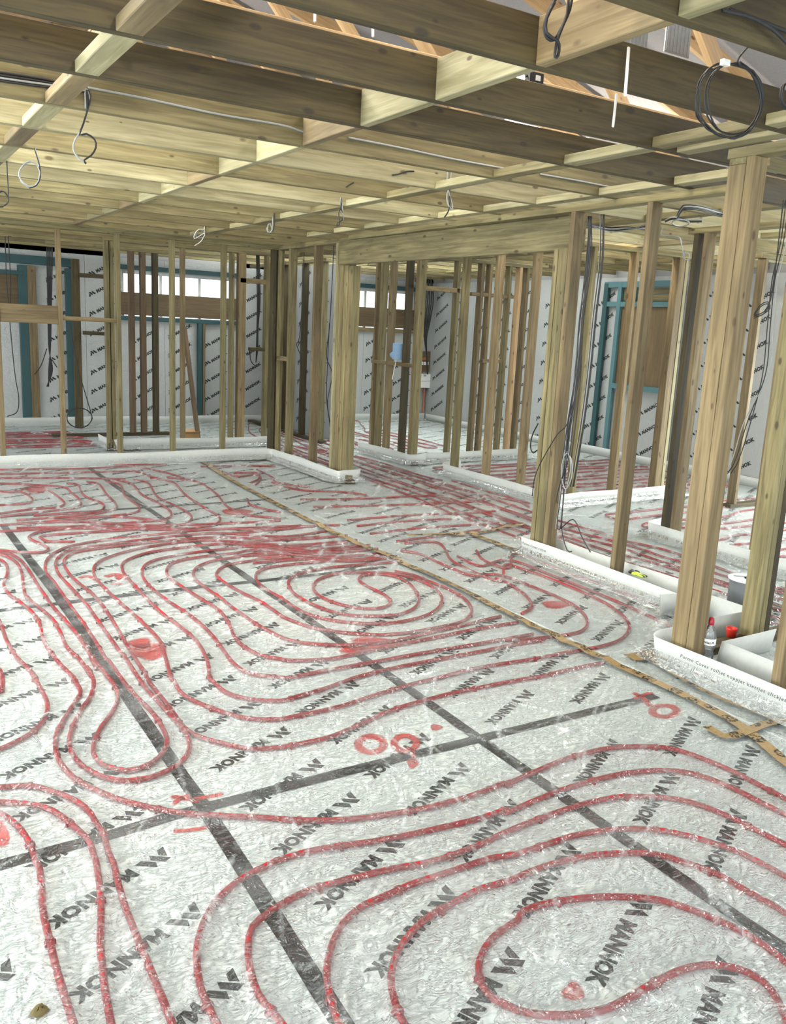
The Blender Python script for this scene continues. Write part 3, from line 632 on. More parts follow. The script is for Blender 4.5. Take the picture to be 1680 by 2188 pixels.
# roof above the joists
roof = struct(empty('roof'))
def roofz(x): return 5.0-abs(x-2.6)*.30
def slope(x0, x1, y0, y1): pmesh('membrane', [(x0, y0, roofz(x0)), (x1, y0, roofz(x1)), (x1, y1, roofz(x1)), (x0, y1, roofz(x0))], [(0, 1, 2, 3)], 'membrane', roof)
slope(-4.7, -3.1, -4.2, 14.3); slope(-.3, 2.6, -4.2, 14.3); slope(-3.1, -.3, 13.5, 14.3); slope(-3.1, -.3, -4.2, -3.1)
slope(2.6, 5.9, -4.2, 14.3); slope(8.1, 9.6, -4.2, 14.3); slope(5.9, 8.1, 4.5, 8.3); slope(5.9, 8.1, 13.5, 14.3); slope(5.9, 8.1, -4.2, .3)
for n, (a, b, c, d) in enumerate(((-3.1, -.3, -3.1, 13.5), (5.9, 8.1, .3, 4.5), (5.9, 8.1, 8.3, 13.5))):  # rooflight openings out of view, added to go with the overhead fill
    wn = struct(empty('window_%d' % (n+5)))
    k = c
    while k < d-.1:
        e = min(k+1.3, d)
        pmesh('glass_pane', [(a, k+.03, roofz(a)+.03), (b, k+.03, roofz(b)+.03), (b, e-.03, roofz(b)+.03), (a, e-.03, roofz(a)+.03)], [(0, 1, 2, 3)], 'window_glass', wn)
        beam('glazing_bar', (a, k, roofz(a)+.02), (b, k, roofz(b)+.02), .06, .05, 'white_plastic', wn); k = e
for k in range(20):
    y = -1.0+.76*k
    for a, b in ((-4.4, 2.55), (2.65, 9.5)): beam('rafter', (a, y, roofz(a)-.12), (b, y, roofz(b)-.12), .045, .15, 'timber_orange', roof)
    if y > 0: 
        beam('truss_web', (1.0, y, ZJ+JD+.04), (2.5, y, roofz(2.5)-.25), .045, .095, 'timber_orange', roof); beam('truss_web', (4.6, y, ZJ+JD+.04), (2.8, y, roofz(2.8)-.25), .045, .095, 'timber_orange', roof)
        beam('truss_tie', (-4.2, y, ZJ+JD+.10), (9.3, y, ZJ+JD+.10), .045, .12, 'timber_orange', roof) if k % 2 == 0 else None
def nail_plate(px, py, y):
    p = ony(px, py, y); o = boxes('nail_plate', [(p.x-.07, p.x+.07, y-.004, y, p.z-.06, p.z+.06)]+[(p.x-.065+.02*k, p.x-.058+.02*k, y-.008, y-.004, p.z-.055, p.z+.055) for k in range(7)], 'galvanised', roof)
nail_plate(1448, 82, 2.6); nail_plate(1355, 90, 2.75)
# ------------------------------------------------------------------ outer walls
def wall_boards(parent, axis, c, a0, a1, holes, z1=2.5, step=1.2, phase=0.0):
    """foil-faced boards fixed to an outer wall, with printed rows; holes = (a0,a1,z0,z1)"""
    a = a0+phase
    while a < a1-.01:
        e = min(a+step, a1); cells = [(a+.002, e-.002, .0, z1)]
        for h0, h1, hz0, hz1 in holes:
            nx = []
            for c0, c1, d0, d1 in cells:
                if h1 <= c0 or h0 >= c1: nx.append((c0, c1, d0, d1)); continue
                if h0 > c0: nx.append((c0, h0, d0, d1))
                if h1 < c1: nx.append((h1, c1, d0, d1))
                m0, m1 = max(c0, h0), min(c1, h1)
                if hz0 > d0+.02: nx.append((m0, m1, d0, hz0))
                if hz1 < d1-.02: nx.append((m0, m1, hz1, d1))
            cells = nx
        for c0, c1, d0, d1 in cells:
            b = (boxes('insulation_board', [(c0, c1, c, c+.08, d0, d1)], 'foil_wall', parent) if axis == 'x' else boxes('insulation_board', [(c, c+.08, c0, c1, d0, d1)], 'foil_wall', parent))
            V, F = [], []; ca, sa = math.cos(.52), math.sin(.52)
            for col in range(2):
                for row in range(9):
                    x0, zz = a+.06+.6*col, .15+.29*row-.12*col
                    n0 = len(V); W2 = [(x0+.98*(p[0]*ca-p[1]*sa), zz+.98*(p[0]*sa+p[1]*ca)) for p in wv]
                    ax_ = [q[0] for q in W2]; az_ = [q[1] for q in W2]
                    if min(ax_) < c0 or max(ax_) > c1 or min(az_) < d0 or max(az_) > d1: continue
                    # on the right-hand wall the board runs the other way, so the words are turned to stay readable
                    V += [(q[0], c-.0015, q[1]) if axis == 'x' else (c-.0015, c0+c1-q[0], q[1]) for q in W2]; F += [tuple(i+n0 for i in f) for f in wf]
            if V:
                me = bpy.data.meshes.new('printed_lettering'); me.from_pydata(V, [], F); link(bpy.data.objects.new('printed_lettering', me), 'black_print', b)
        a = e
wb = struct(empty('wall_back')); wr = struct(empty('wall_right'))
YB, XR = 13.75, 9.2
def bx(px, row=640): return ony(px, row, YB).x
def bz(px, row): return ony(px, row, YB).z
WZ0, WZ1 = 2.0, 2.30
wins = [(bx(262), bx(512)), (bx(735), bx(892)), (bx(985), bx(1150))]
holes = [(a, b, 1.62, 2.32) for a, b in wins]+[(bx(-60), bx(45), 1.55, 2.2)]
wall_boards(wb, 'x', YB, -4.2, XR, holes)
boxes('masonry', [(-4.3, wins[0][0], YB+.1, YB+.3, 0, 2.6), (wins[0][1], wins[1][0], YB+.1, YB+.3, 0, 2.6), (wins[1][1], min(wins[2][0], 9.4), YB+.1, YB+.3, 0, 2.6), (-4.3, 9.5, YB+.1, YB+.3, -.1, 1.6), (-4.3, 9.5, YB+.1, YB+.3, 2.32, 3.0)], 'render_grey', wb)
for n, (a, b) in enumerate(wins):
    if a > XR-.1: continue
    b = min(b, XR-.05)
    wn = struct(empty('window_%d' % (n+1)))
    boxes('window_frame', [(a, b, YB+.12, YB+.18, 1.60, 1.65), (a, b, YB+.12, YB+.18, 2.28, 2.33), (a, a+.05, YB+.12, YB+.18, 1.65, 2.28), (b-.05, b, YB+.12, YB+.18, 1.65, 2.28)]+[(a+(b-a)*k/3-.02, a+(b-a)*k/3+.02, YB+.13, YB+.17, 1.65, 2.28) for k in (1, 2)], 'white_plastic', wn)
    boxes('glass_pane', [(a+.05, b-.05, YB+.145, YB+.151, 1.65, 2.28)], 'window_glass', wn)
    o = timber('boarding', a-.03, b+.03, YB-.02, YB-.002, 1.66, 2.0, 'plywood', wn)
    timber('sill_timber', a-.08, b+.08, YB-.06, YB-.001, 1.58, 1.64, 'teal_paint' if n == 0 else 'timber_pale', wn); timber('head_timber', a-.08, b+.08, YB-.06, YB-.001, 2.33, 2.40, 'teal_paint', wn)
o = timber('boarding', bx(-60), bx(42), YB-.02, YB-.002, 1.6, 2.2, 'plywood', wb)
# teal timbers and pale studs standing against the back wall
def upright(px, wpx, mat, y, parent, z1=2.5, row=800, dep=.08, nm='stud'):
    x = ony(px, row, y).x; x2 = ony(px+wpx, row, y).x; return timber(nm, x, x2, y, y+dep, .0, z1, mat, parent)
for px, wp, mt in ((47, 19, 'teal_paint'), (66, 18, 'timber_pale'), (146, 15, 'teal_paint'), (424, 9, 'teal_paint'), (434, 5, 'timber_pale')): upright(px, wp, mt, YB-.085, wb, 2.28 if px < 400 else 1.58)
timber('head_timber', -1.0, bx(152), YB-.09, YB-.004, 2.3, 2.42, 'teal_paint', wb)
timber('rail_timber', bx(-60), bx(50), YB-.09, YB-.004, 2.14, 2.2, 'teal_paint', wb)
for px, wp in ((160, 16), ):
    upright(px, wp, 'timber_brown', YB-.5, wb, 2.4)
timber('rail', ony(178, 700, 13.2).x, ony(226, 700, 13.2).x, 13.2, 13.25, ony(200, 716, 13.2).z, ony(200, 708, 13.2).z, 'timber_brown', wb)
timber('rail', ony(170, 592, 13.2).x, ony(226, 592, 13.2).x, 13.2, 13.25, ony(200, 594, 13.2).z, ony(200, 585, 13.2).z, 'timber_brown', wb)
# right wall with boarded teal window and an open doorway further along
DY0, DY1 = 3.6, 5.0
RW0, RW1 = onx(1440, 800, XR).y, onx(1318, 800, XR).y
wall_boards(wr, 'y', XR, 1.5, YB, [(DY0, DY1, 0, 2.1), (RW0, RW1, 1.0, 2.2)], phase=.1)
boxes('masonry', [(XR+.1, XR+.3, DY1, YB+.3, 0, 3.0), (XR+.1, XR+.3, -3.9, DY0, 0, 3.0), (XR+.1, XR+.3, DY0, DY1, 2.1, 3.0)], 'render_grey', wr)
wn = struct(empty('window_4'))
timber('boarding', XR-.02, XR-.003, RW0, RW1, 1.05, 2.12, 'plywood', wn)
for a in (RW0-.06, RW1, (RW0+RW1)/2+.25): timber('frame_post', XR-.07, XR-.021, a, a+.07, 0 if a != (RW0+RW1)/2+.25 else 2.14, 2.42, 'teal_light', wn)
timber('frame_post', XR-.07, XR-.021, RW1+.26, RW1+.34, 0, 2.42, 'teal_paint', wn)
timber('frame_head', XR-.065, XR-.022, RW0-.06, RW1+.34, 2.10, 2.17, 'teal_light', wn); timber('frame_head', XR-.065, XR-.022, RW0-.06, RW1+.34, 2.36, 2.44, 'teal_light', wn); timber('frame_sill', XR-.12, XR-.022, RW0-.06, RW1, .98, 1.05, 'teal_light', wn)
for k in range(2): timber('packer_board', XR-.02, XR-.004, RW0, RW1, 2.18+.09*k, 2.262+.09*k, 'timber_green', wn)
# side and front outer walls with the big window openings that light the room
wl = struct(empty('wall_left')); wf_ = struct(empty('wall_front'))
boxes('masonry', [(-4.7, -4.5, -4, 14.1, 0, .28), (-4.7, -4.5, -4, 14.1, 2.42, 3.0)]+[(-4.7, -4.5, y, y+.3, .28, 2.42) for y in (-4, -.3, 2.9, 6.2, 9.4, 13.8)], 'render_grey', wl)
boxes('masonry', [(-4.7, 9.5, -4.2, -4.0, 0, .28), (-4.7, 9.5, -4.2, -4.0, 2.42, 3.0)]+[(x, x+.3, -4.2, -4.0, .28, 2.42) for x in (-4.7, -2.6, 1.3, 5.2, 9.2)], 'render_grey', wf_)
# ------------------------------------------------------------------ stud partitions
TW, TD = .045, .095
def part_y(label, x, y0, y1, studs, plate=True, sole=True, zp=ZP, name='stud_frame'):
    """frame running along Y with its face at x; studs = (y of near side, width along y, material, top)"""
    r = empty(name, label, 'stud wall', (x, (y0+y1)/2, 0)); r_off(r)
    if plate: timber('head_plate', x, x+TD, y0, y1, zp, zp+TW, 'timber_green', r)
    if sole: timber('sole_plate', x, x+TD, y0, y1, .001, TW, 'timber_brown', r)
    for y, wd, mat, top in studs: e = random.uniform(-.004, .004); timber('stud', x+e, x+e+TD, y, y+wd, TW, top or zp, mat, r)
    return r
def part_x(label, y, x0, x1, studs, plate=True, sole=True, zp=ZP, name='stud_frame'):
    r = empty(name, label, 'stud wall', ((x0+x1)/2, y, 0)); r_off(r)
    if plate: timber('head_plate', x0, x1, y, y+TD, zp, zp+TW, 'timber_green', r)
    if sole: timber('sole_plate', x0, x1, y, y+TD, .001, TW, 'timber_brown', r)
    for x, wd, mat, top in studs: timber('stud', x, x+wd, y, y+TD, TW, top or zp, mat, r)
    return r
def r_off(r): r.location = (0, 0, 0)
def ya(px, row, x): return onx(px, row, x).y-TW          # near side of a stud whose far left edge is seen at px
def xa(px, row, y): return ony(px, row, y+TD).x
# back wall of the main room
yb = 9.88
sx = [xa(p, r, yb) for p, r in ((-7, 800), (122, 700), (246, 700), (361, 700), (470, 700))]
w1 = part_x('back stud wall of the big room, pale studs above a long white strip', yb, -4.1, 4.5, [(sx[0]-.6*k, TW, 'timber_pale', None) for k in (3, 2, 1)]+[(sx[0], TW, 'timber_pale', None), (sx[1], TW, 'timber_pale', None), (sx[2], TW, 'timber_green', None), (sx[3], TW, 'timber_green', None), (sx[4], TW, 'timber_green', None), (4.33, TW, 'timber_brown', None), (4.40, TW, 'timber_green', None)])
z0 = ony(60, 690, yb).z; timber('noggin', sx[0]+TW, sx[1], yb+.01, yb+.055, z0, z0+.19, 'timber_pale', w1); z0 = ony(190, 687, yb).z; timber('noggin', sx[1]+TW, sx[2], yb+.01, yb+.085, z0, z0+.045, 'timber_pale', w1)
z0 = ony(60, 690, yb).z; timber('noggin', sx[0]-.6+TW, sx[0], yb+.01, yb+.055, z0+.02, z0+.19, 'timber_pale', w1)
timber('packing_batten', -4.1, 4.5, yb-.03, yb+.02, ZP+TW, ZP+TW+.045, 'timber_cream', w1)
# middle wall from that corner to the post
xm = 4.40
ym = [ya(p, r, xm) for p, r in ((585, 800), (612, 800), (663, 800))]
yp = onx(757, 950, xm+TD).y; npl = max(3, int((onx(711, 800, xm).y-yp)/.047+.5))
w2 = part_y('stud wall from the back corner to the middle post', xm, yp-.05, 9.88, [(ym[0], TW, 'timber_green', None), (ym[1], TW, 'timber_green', None), (ym[2], TW, 'timber_pale', None), ]+[(yp+.0485*k, TW, ('timber_green', 'timber_pale', 'timber_green')[k % 3] if k < npl-1 else 'timber_cream', 2.26 if k < 2 else None) for k in range(npl)])
z0 = onx(597, 770, xm).z; timber('noggin', xm, xm+TD, ym[1]+TW, ym[0], z0, z0+TW, 'timber_pale', w2)
# near wall with the cables, and the lintel across the opening
xw = 4.30
ys = onx(1304, 1200, xw).y-TW; ye = onx(1160, 1150, xw).y
w3 = part_y('near stud wall whose end post carries the black cables', xw, 3.30, ye+.15, [(ye+.002, TW, 'timber_green', 2.26), (ye+.049, TW, 'timber_green', 2.26), (ye+.096, TW, 'timber_green', 2.26), (ye-.05, TW, 'timber_pale', None), (ys, TW, 'timber_pale', None), (3.32, TW, 'timber_pale', None)])
lt = timber('lintel_beam', xw+.01, xw+.055, ye-.002, yp+.14, 2.262, ZP-.002, 'timber_green'); lt.rotation_euler.z += math.atan2(-.1, 3.3)*-1; lt.location.x += .05
tag(lt, 'deep timber lintel beam over the opening to the hallway', 'beam')
tp = timber('head_plate', xw, xw+TD+.05, ye+.15, yp-.06, ZP, ZP+TW, 'timber_green'); tag(tp, 'flat timber plate on top of the long lintel', 'beam')
# nearest wall at right with the bottle
xn = 3.55
yn = onx(1467, 1370, xn).y
w4 = part_y('nearest stud wall with a double post beside the water bottle', xn, 1.2, yn+.11, [(yn, .095, 'timber_pale', ZP-.03), (yn-.047, TW, 'timber_pale', None), (onx(1650, 1440, xn).y-TW, TW, 'timber_pale', None), (1.75, TW, 'timber_pale', None), (1.25, TW, 'timber_green', None)])
pk = timber('packer', xn, xn+TD, yn, yn+.095, ZP-.03, ZP, 'timber_green', w4)
w5 = part_x('short stud wall with a thick green post behind the water bottle', 2.83, 3.80, 4.9, [(4.19, TW, 'timber_green', None), (4.237, TW, 'timber_green', None), (4.284, TW, 'timber_brown', None), (4.62, TW, 'timber_brown', None), (4.80, TW, 'timber_pale', None)])
tb = timber('noggin', 4.33, 4.9, 2.85, 2.895, 2.02, 2.07, 'timber_green', w5)
# hallway far side
xh = 5.80
w6 = part_y('short stud wall beyond the hallway holding the blue paper roll', xh, 8.88, 10.05, [(ya(790, 900, xh), TW, 'timber_pale', None), (ya(800, 900, xh), TW, 'timber_green', None), (ya(817, 900, xh)-.02, TW, 'timber_pale', None), (ya(852, 900, xh), TW, 'timber_brown', None), (8.92, TW, 'timber_green', None), (8.966, TW, 'timber_pale', None)])
zn = onx(830, 772, xh).z; timber('noggin', xh, xh+TD, 8.96, 10.0, zn-.045, zn, 'timber_pale', w6)
yq = [ya(p, r, xh) for p, r in ((963, 980), (1029, 1000), (1103, 1020))]
w7 = part_y('stud wall of three studs beyond the hallway', xh, 6.3, 8.2, [(yq[0], TW, 'timber_green', None), (yq[1], TW, 'timber_pale', None), (yq[2], TW, 'timber_pale', None), (6.34, TW, 'timber_green', None)])
w8 = part_x('return stud wall behind the three studs', 6.30, 5.9, 7.75, [(xa(1296, 1040, 6.3), TW, 'timber_pale', None), (xa(1384, 1040, 6.3), .09, 'timber_pale', None), (xa(1384, 1040, 6.3)+.10, TW, 'timber_cream', None), (6.05, TW, 'timber_green', None)])
w9 = part_x('door-height framed stud wall at the far end of the hallway', 9.02, 5.92, 7.75, [(xa(p, 940, 9.02), TW, m, None) for p, m in ((948, 'timber_green'), (997, 'timber_pale'), (1014, 'timber_pale'), (1054, 'timber_green'), (1075, 'timber_orange'), (1090, 'timber_pale'))])
zn = ony(930, 622, 9.02).z; timber('noggin', 5.95, xa(985, 620, 9.02), 9.02, 9.02+TD, zn, zn+TW+.01, 'timber_pale', w9)
zn = ony(1040, 634, 9.02).z; timber('noggin', xa(1000, 634, 9.02), xa(1090, 634, 9.02), 9.03, 9.1, zn, zn+TW, 'timber_pale', w9)
zn = ony(1040, 775, 9.02).z; timber('noggin', xa(1020, 775, 9.02), xa(1062, 775, 9.02), 9.0, 9.07, zn, zn+TW, 'timber_pale', w9)
xf = 5.74
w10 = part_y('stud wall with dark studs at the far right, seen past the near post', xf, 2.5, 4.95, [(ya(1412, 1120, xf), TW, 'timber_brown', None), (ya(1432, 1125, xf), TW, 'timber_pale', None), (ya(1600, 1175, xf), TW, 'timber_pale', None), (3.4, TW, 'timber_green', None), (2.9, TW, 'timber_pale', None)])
w11 = part_x('narrow stud frame by the bright side doorway', 5.6, 7.6, 9.1, [(7.65, TW, 'timber_pale', None), (8.35, TW, 'timber_pale', None), (9.0, TW, 'timber_brown', None)])
# frames behind the back wall
y8 = 10.85
w12 = part_x('second stud frame standing just behind the back stud wall', y8, 2.6, 4.75, [(xa(225, 800, y8), TW, 'timber_green', None), (xa(235, 800, y8), TW, 'timber_green', None), (xa(384, 800, y8), TW, 'timber_pale', None), (xa(487, 800, y8), TW, 'timber_green', None), (xa(503, 800, y8), .10, 'timber_pale', None), (4.66, TW, 'timber_green', None)])
zn = ony(545, 606, y8).z; timber('noggin', xa(508, 606, y8), 4.66, y8, y8+TD, zn, zn+TW+.015, 'timber_pale', w12)
zn = ony(545, 750, y8).z; timber('noggin', xa(530, 750, y8), 4.66, y8, y8+TD, zn, zn+TW, 'timber_brown', w12)
y9 = 12.2
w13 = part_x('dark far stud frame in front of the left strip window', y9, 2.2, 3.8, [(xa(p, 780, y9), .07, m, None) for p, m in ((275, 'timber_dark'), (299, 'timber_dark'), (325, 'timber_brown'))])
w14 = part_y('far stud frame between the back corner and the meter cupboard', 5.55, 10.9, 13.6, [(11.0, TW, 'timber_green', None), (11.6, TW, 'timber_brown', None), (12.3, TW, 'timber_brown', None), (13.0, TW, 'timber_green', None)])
ws = struct(empty('wall_inner')); wall_boards(ws, 'y', 5.85, 11.2, 13.7, [])
# ------------------------------------------------------------------ cables
def cab(pts, y=None, x=None):
    return [ony(a, b, y) if y is not None else onx(a, b, x) for a, b in pts]
def cable(label, strands, mats=('cable_black',), r=.0035, group=None, name='cable', hang=False):
    if hang: strands = [([Vector((s_[0].x, s_[0].y, ZJ+.004))]+s_ if s_[0].z > 1.9 else s_) for s_ in strands]
    if len(strands) == 1: o = tube(name, strands[0], r, mats[0], None, 6, .02); tag(o, label, 'cable', group); return o
    root = empty(name+'_bundle', label, 'cable', (0, 0, 0), group)
    for i, s in enumerate(strands): tube('strand', s, r, mats[i % len(mats)], root, 6, .02)
    return root
def coil(cx, cy, rx, ry, y, turns=3, lead=None, ph=-1.57, j=.05, seed=1):
    r = random.Random(seed); pts = []
    for k in range(int(turns*14)+1):
        t = ph+2*math.pi*k/14; s = 1+r.uniform(-j, j); p = ony(cx+rx*s*math.cos(t), cy+ry*s*math.sin(t), y); p.y += .006*(k/14)+r.uniform(-.003, .003); pts.append(p)
    return ([ony(a, b, y) for a, b in lead] if lead else [])+pts
cable('big black cable coil with a white tie hanging from the ceiling at upper right', [coil(1563, 213, 68, 80, 2.1, 3, [(1600, 100), (1580, 122)], -1.3, .05, 1), coil(1572, 210, 60, 76, 2.12, 2, None, -1.4, .05, 2)], r=.003)
o = boxes('cable_tie', [(-.016, .016, -.008, .008, -.009, .009)], 'white_plastic', None); o.location = ony(1550, 134, 2.09); tag(o, 'white tie on top of the big black cable coil', 'cable tie')
cable('tight black cable loop hanging from the ceiling at top centre right', [cab([(1225, -20), (1218, 20), (1200, 60), (1185, 85), (1170, 82), (1163, 60), (1172, 25), (1190, -5), (1215, -15)], 2.25), cab([(1215, -10), (1212, 30), (1195, 75), (1188, 100), (1186, 122), (1193, 118), (1195, 95), (1188, 85), (1168, 70), (1168, 40), (1185, 5)], 2.24)], r=.005)
cable('twisted grey and black cable loop hanging near the left noggin line', [cab([(182, 190), (190, 200), (192, 215), (186, 240), (172, 280), (160, 300), (157, 320), (168, 338), (184, 348)], 4.302), cab([(186, 192), (194, 205), (190, 225), (178, 265), (170, 288), (185, 286), (202, 298), (205, 315), (195, 332), (180, 342), (184, 350)], 4.300)], ('cable_grey', 'cable_black'), .0045, hang=True)
cable('thin grey wire loop hanging at the far left under the ceiling', [coil(64, 372, 22, 26, 5.516, 2, [(76, 322), (84, 350)], -.6, .08, 4), cab([(75, 322), (84, 352), (86, 378), (78, 396), (62, 402)], 5.515)], ('cable_grey', 'cable_black'), .0035, hang=True)
cable('small wire coil half cut by the left photo edge', [coil(4, 425, 14, 16, 6.123, 2, [(16, 380), (18, 408)], -.3, .1, 5)], ('cable_black',), .0035, hang=True)
cable('light grey cable with a hooked end hanging from a pale joist', [cab([(958, 345), (963, 355), (964, 372), (960, 400), (955, 415), (957, 435), (965, 448), (967, 440), (962, 420), (958, 405)], 4.909), cab([(960, 400), (962, 430), (958, 452), (950, 464)], 4.909)], ('cable_grey', 'cable_black'), .0045, hang=True)
cable('small dangling cable pair with a curled end above the middle opening', [cab([(729, 422), (730, 440), (724, 455), (726, 478), (720, 483), (722, 476), (732, 470), (733, 455), (728, 445)], 6.123), cab([(728, 422), (732, 445), (734, 470)], 6.123)], ('cable_black', 'cable_grey'), .004, hang=True)
cable('short dark cable tail left of the curled dangling cable', [cab([(586, 455), (587, 478), (583, 495)], 7.337), coil(577, 488, 5, 9, 7.337, 2, None, 0, .2, 6)], ('cable_black', 'cable_grey'), .004, hang=True)
cable('pale cable loop hanging below the ceiling by the back wall', [cab([(437, 480), (436, 490), (425, 490), (416, 500), (415, 510), (425, 505), (438, 498), (430, 515), (416, 525)], 9.158), coil(428, 500, 10, 9, 9.158, 1.5, None, 0, .1, 7)], ('cable_white', 'cable_grey'), .004, hang=True)
o = cable('bundle of black cables clipped along a joist at upper left', [cab([(-30, 150+6*k), (60, 163+6*k), (110, 172+5*k), (180, 190+2*k)], 4.301) for k in range(4)], ('cable_black', 'cable_black', 'cable_grey', 'cable_black'), .005)
cable('grey cable clipped along the third joist from the left noggins to the blocking', [cab([(188, 187), (308, 210), (462, 243), (600, 267), (655, 284)], 4.302)], ('cable_grey',), .005)
cable('grey cable clipped along the joist right of the blocking line', [cab([(745, 294), (852, 315), (975, 341), (1090, 362)], 4.302)], ('cable_grey',), .005)
cable('short grey cable along the joist at the right cross noggins', [cab([(1155, 372), (1240, 387), (1340, 407)], 4.302)], ('cable_grey',), .005)
cable('thick black cables running along a joist at the top right corner', [cab([(1560, 20), (1620, 42), (1700, 75)], 1.85), cab([(1545, 22), (1600, 35), (1650, 62), (1700, 110)], 1.84)], r=.006)
cable('black cable loop cut off by the right photo edge', [coil(1690, 205, 18, 28, 2.1, 2, None, 0, .05, 9)], r=.005)
for k, pts in enumerate([[(838, 374), (852, 372), (870, 366), (885, 366)], [(740, 400), (748, 394), (756, 390)]]):
    cable(['short black cable stub poking from a pale joist at centre', 'tiny black cable stub left of the centre dangling cable'][k], [cab(pts, 4.909 if k == 0 else 5.516)], r=.004)
# the heavy bundle on the cabled post: many strands hanging in front of the stud
B = []
rb = random.Random(11)
base = [(1262, 462), (1258, 560), (1245, 680), (1236, 800), (1222, 900), (1212, 980), (1205, 1060), (1200, 1130)]
for k in range(11):
    dx = rb.uniform(-9, 9); e = rb.uniform(0, 1); cut = 8 if k < 6 else 6
    P = [(x+dx*(.3+.9*i/7)+rb.uniform(-3, 3), y) for i, (x, y) in enumerate(base)][:cut]
    if k == 0: P += [(1212, 1175), (1222, 1178)]
    if k == 1: P += [(1225, 1110), (1245, 1150), (1262, 1180)]
    if k == 2: P = P[:5]+[(1190, 930), (1155, 990), (1142, 1025), (1138, 1060)]
    if k == 3: P = P[:6]+[(1198, 1030), (1190, 1065), (1192, 1075)]
    B.append([onx(a, b, xw-.02-.004*(k % 4)) for a, b in P])
for k in range(4):
    dx = rb.uniform(-5, 5); B.append([onx(a+dx, b, xw-.012) for a, b in [(1287, 458), (1284, 560), (1270, 680), (1258, 800), (1245, 900), (1232, 980), (1222, 1040)]])
bd = empty('cable_bundle', 'heavy bundle of black cables hanging down the end post of the near stud wall', 'cable')
for i, s in enumerate(B): tube('strand', s, .0042, 'cable_grey' if i in (5, 12) else 'cable_black', bd, 6, .03)
bx_ = [onx(a, b, xw-.03) for a, b in [(1212, 965), (1222, 985), (1222, 1020), (1208, 1045), (1200, 1010), (1206, 975), (1216, 970), (1220, 1000), (1212, 1040)]]; tube('strand', bx_, .0042, 'cable_grey', bd, 6, .02)
cable('black cables clipped in a hallway ceiling bay behind the near wall', [[onz(a, b, ZJ-.006) for a, b in [(1255, 478), (1300, 486+k*3), (1345, 485+k*2), (1380, 492-k*4)]] for k in range(4)], ('cable_black', 'cable_grey'), .005)
cable('arched bundle of grey cables on the hallway ceiling', [[onz(a, b+k*3, ZJ-.006) for a, b in [(1447, 460), (1455, 445), (1466, 438), (1500, 441), (1540, 452), (1570, 456)]] for k in range(4)]+[[onz(a, b+2*k, ZJ-.007) for a, b in [(1422, 470), (1440, 464), (1465, 470), (1500, 470)]] for k in range(3)], ('cable_black', 'cable_grey', 'cable_black'), .0045)
cable('coil of grey cable beneath the hallway ceiling arch', [[onz(1455+18*math.cos(t*.45), 476+7*math.sin(t*.45), ZJ-.008-.0006*t) for t in range(30)]], ('cable_grey',), .005)
cable('thin white looped cable hanging behind the near wall', [[onx(a, b, 5.6) for a, b in [(1415, 503), (1450, 506), (1456, 520), (1460, 540), (1462, 552), (1472, 556), (1474, 545), (1464, 538), (1462, 550)]]], ('cable_grey',), .0045, hang=True)
cable('dark cable bundle sagging beside the far right studs', [[onx(a+(6*k if b < 900 else -7*k), b, 5.0) for a, b in [(1668, 520), (1650, 600), (1640, 700), (1630, 800), (1605, 900), (1580, 980), (1562, 1012)]] for k in range(3)]+[[onx(a, b+4*k, 5.0) for a, b in [(1646, 640), (1612, 672), (1625, 652), (1640, 645), (1646, 655), (1630, 668), (1612, 676)]] for k in range(2)], ('cable_black', 'cable_black', 'cable_grey'), .0035, hang=True)
cable('black wires hanging from the ceiling against the left foiled wall', [cab([(100+3*k, 535), (102+2*k, 640), (104+k, 740), (112-2*k, 790), (100+k, 826)], 13.42) for k in range(5)]+[cab([(100, 745), (88, 780), (74, 800)], 13.42), cab([(112, 770), (122, 785)], 13.42)], r=.007, hang=True)
cable('two thin wires hanging at the left edge behind the back stud wall', [cab([(10, 470), (14, 600), (22, 700), (32, 800), (40, 850), (36, 880), (15, 890)], 12.21), cab([(16, 480), (22, 590), (22, 660)], 12.21)], r=.006, hang=True)
cable('black cable ring hanging low behind the back stud wall', [coil(170, 893, 27, 21, 11.6, 2, [(148, 690), (165, 780), (182, 840), (194, 880)], -.4, .03, 12)], r=.006, hang=True)
cable('black cables hanging in the second frame behind the back wall', [cab([(548+2*k, 545), (550+2*k, 640), (549+k, 700), (548+k, 745), (547, 775)], 11.0) for k in range(4)]+[cab([(534, 745), (536, 770), (546, 782), (550, 778)], 11.0)], r=.006, hang=True)
cable('thin black cables along the studs behind the middle wall', [cab([(648, 620), (640, 720), (634, 735), (642, 760), (645, 790)], 10.39), cab([(712, 560), (705, 690), (698, 760), (710, 800), (700, 860), (708, 915)], 9.17), cab([(704, 690), (700, 780), (698, 850), (706, 912)], 9.17)], r=.005, hang=True)
cable('black cable drooping to the floor beside the cabled posts', [[onx(a, b, 5.9) for a, b in [(1150, 905), (1138, 930), (1134, 955), (1140, 968), (1150, 962), (1156, 985), (1160, 1030)]]], r=.007)
cable('tangled black cables dropping into the meter cupboard', [cab([(922-3*k+2*(k % 2), 600), (926-4*k, 640), (918-3*k, 690), (912-k, 720), (912, 760), (914, 800)], 13.42) for k in range(6)], r=.014, hang=True)
cable('small black cable tangle on the hallway ceiling right of the lintel middle', [coil(1022, 540, 10, 8, 8.55, 2, None, 0, .15, 14)], r=.006, hang=True)
cable('small black cable tangle under the left end of the lintel', [coil(872, 551, 11, 5, 8.55, 2, None, 0, .25, 15)], r=.006, hang=True)
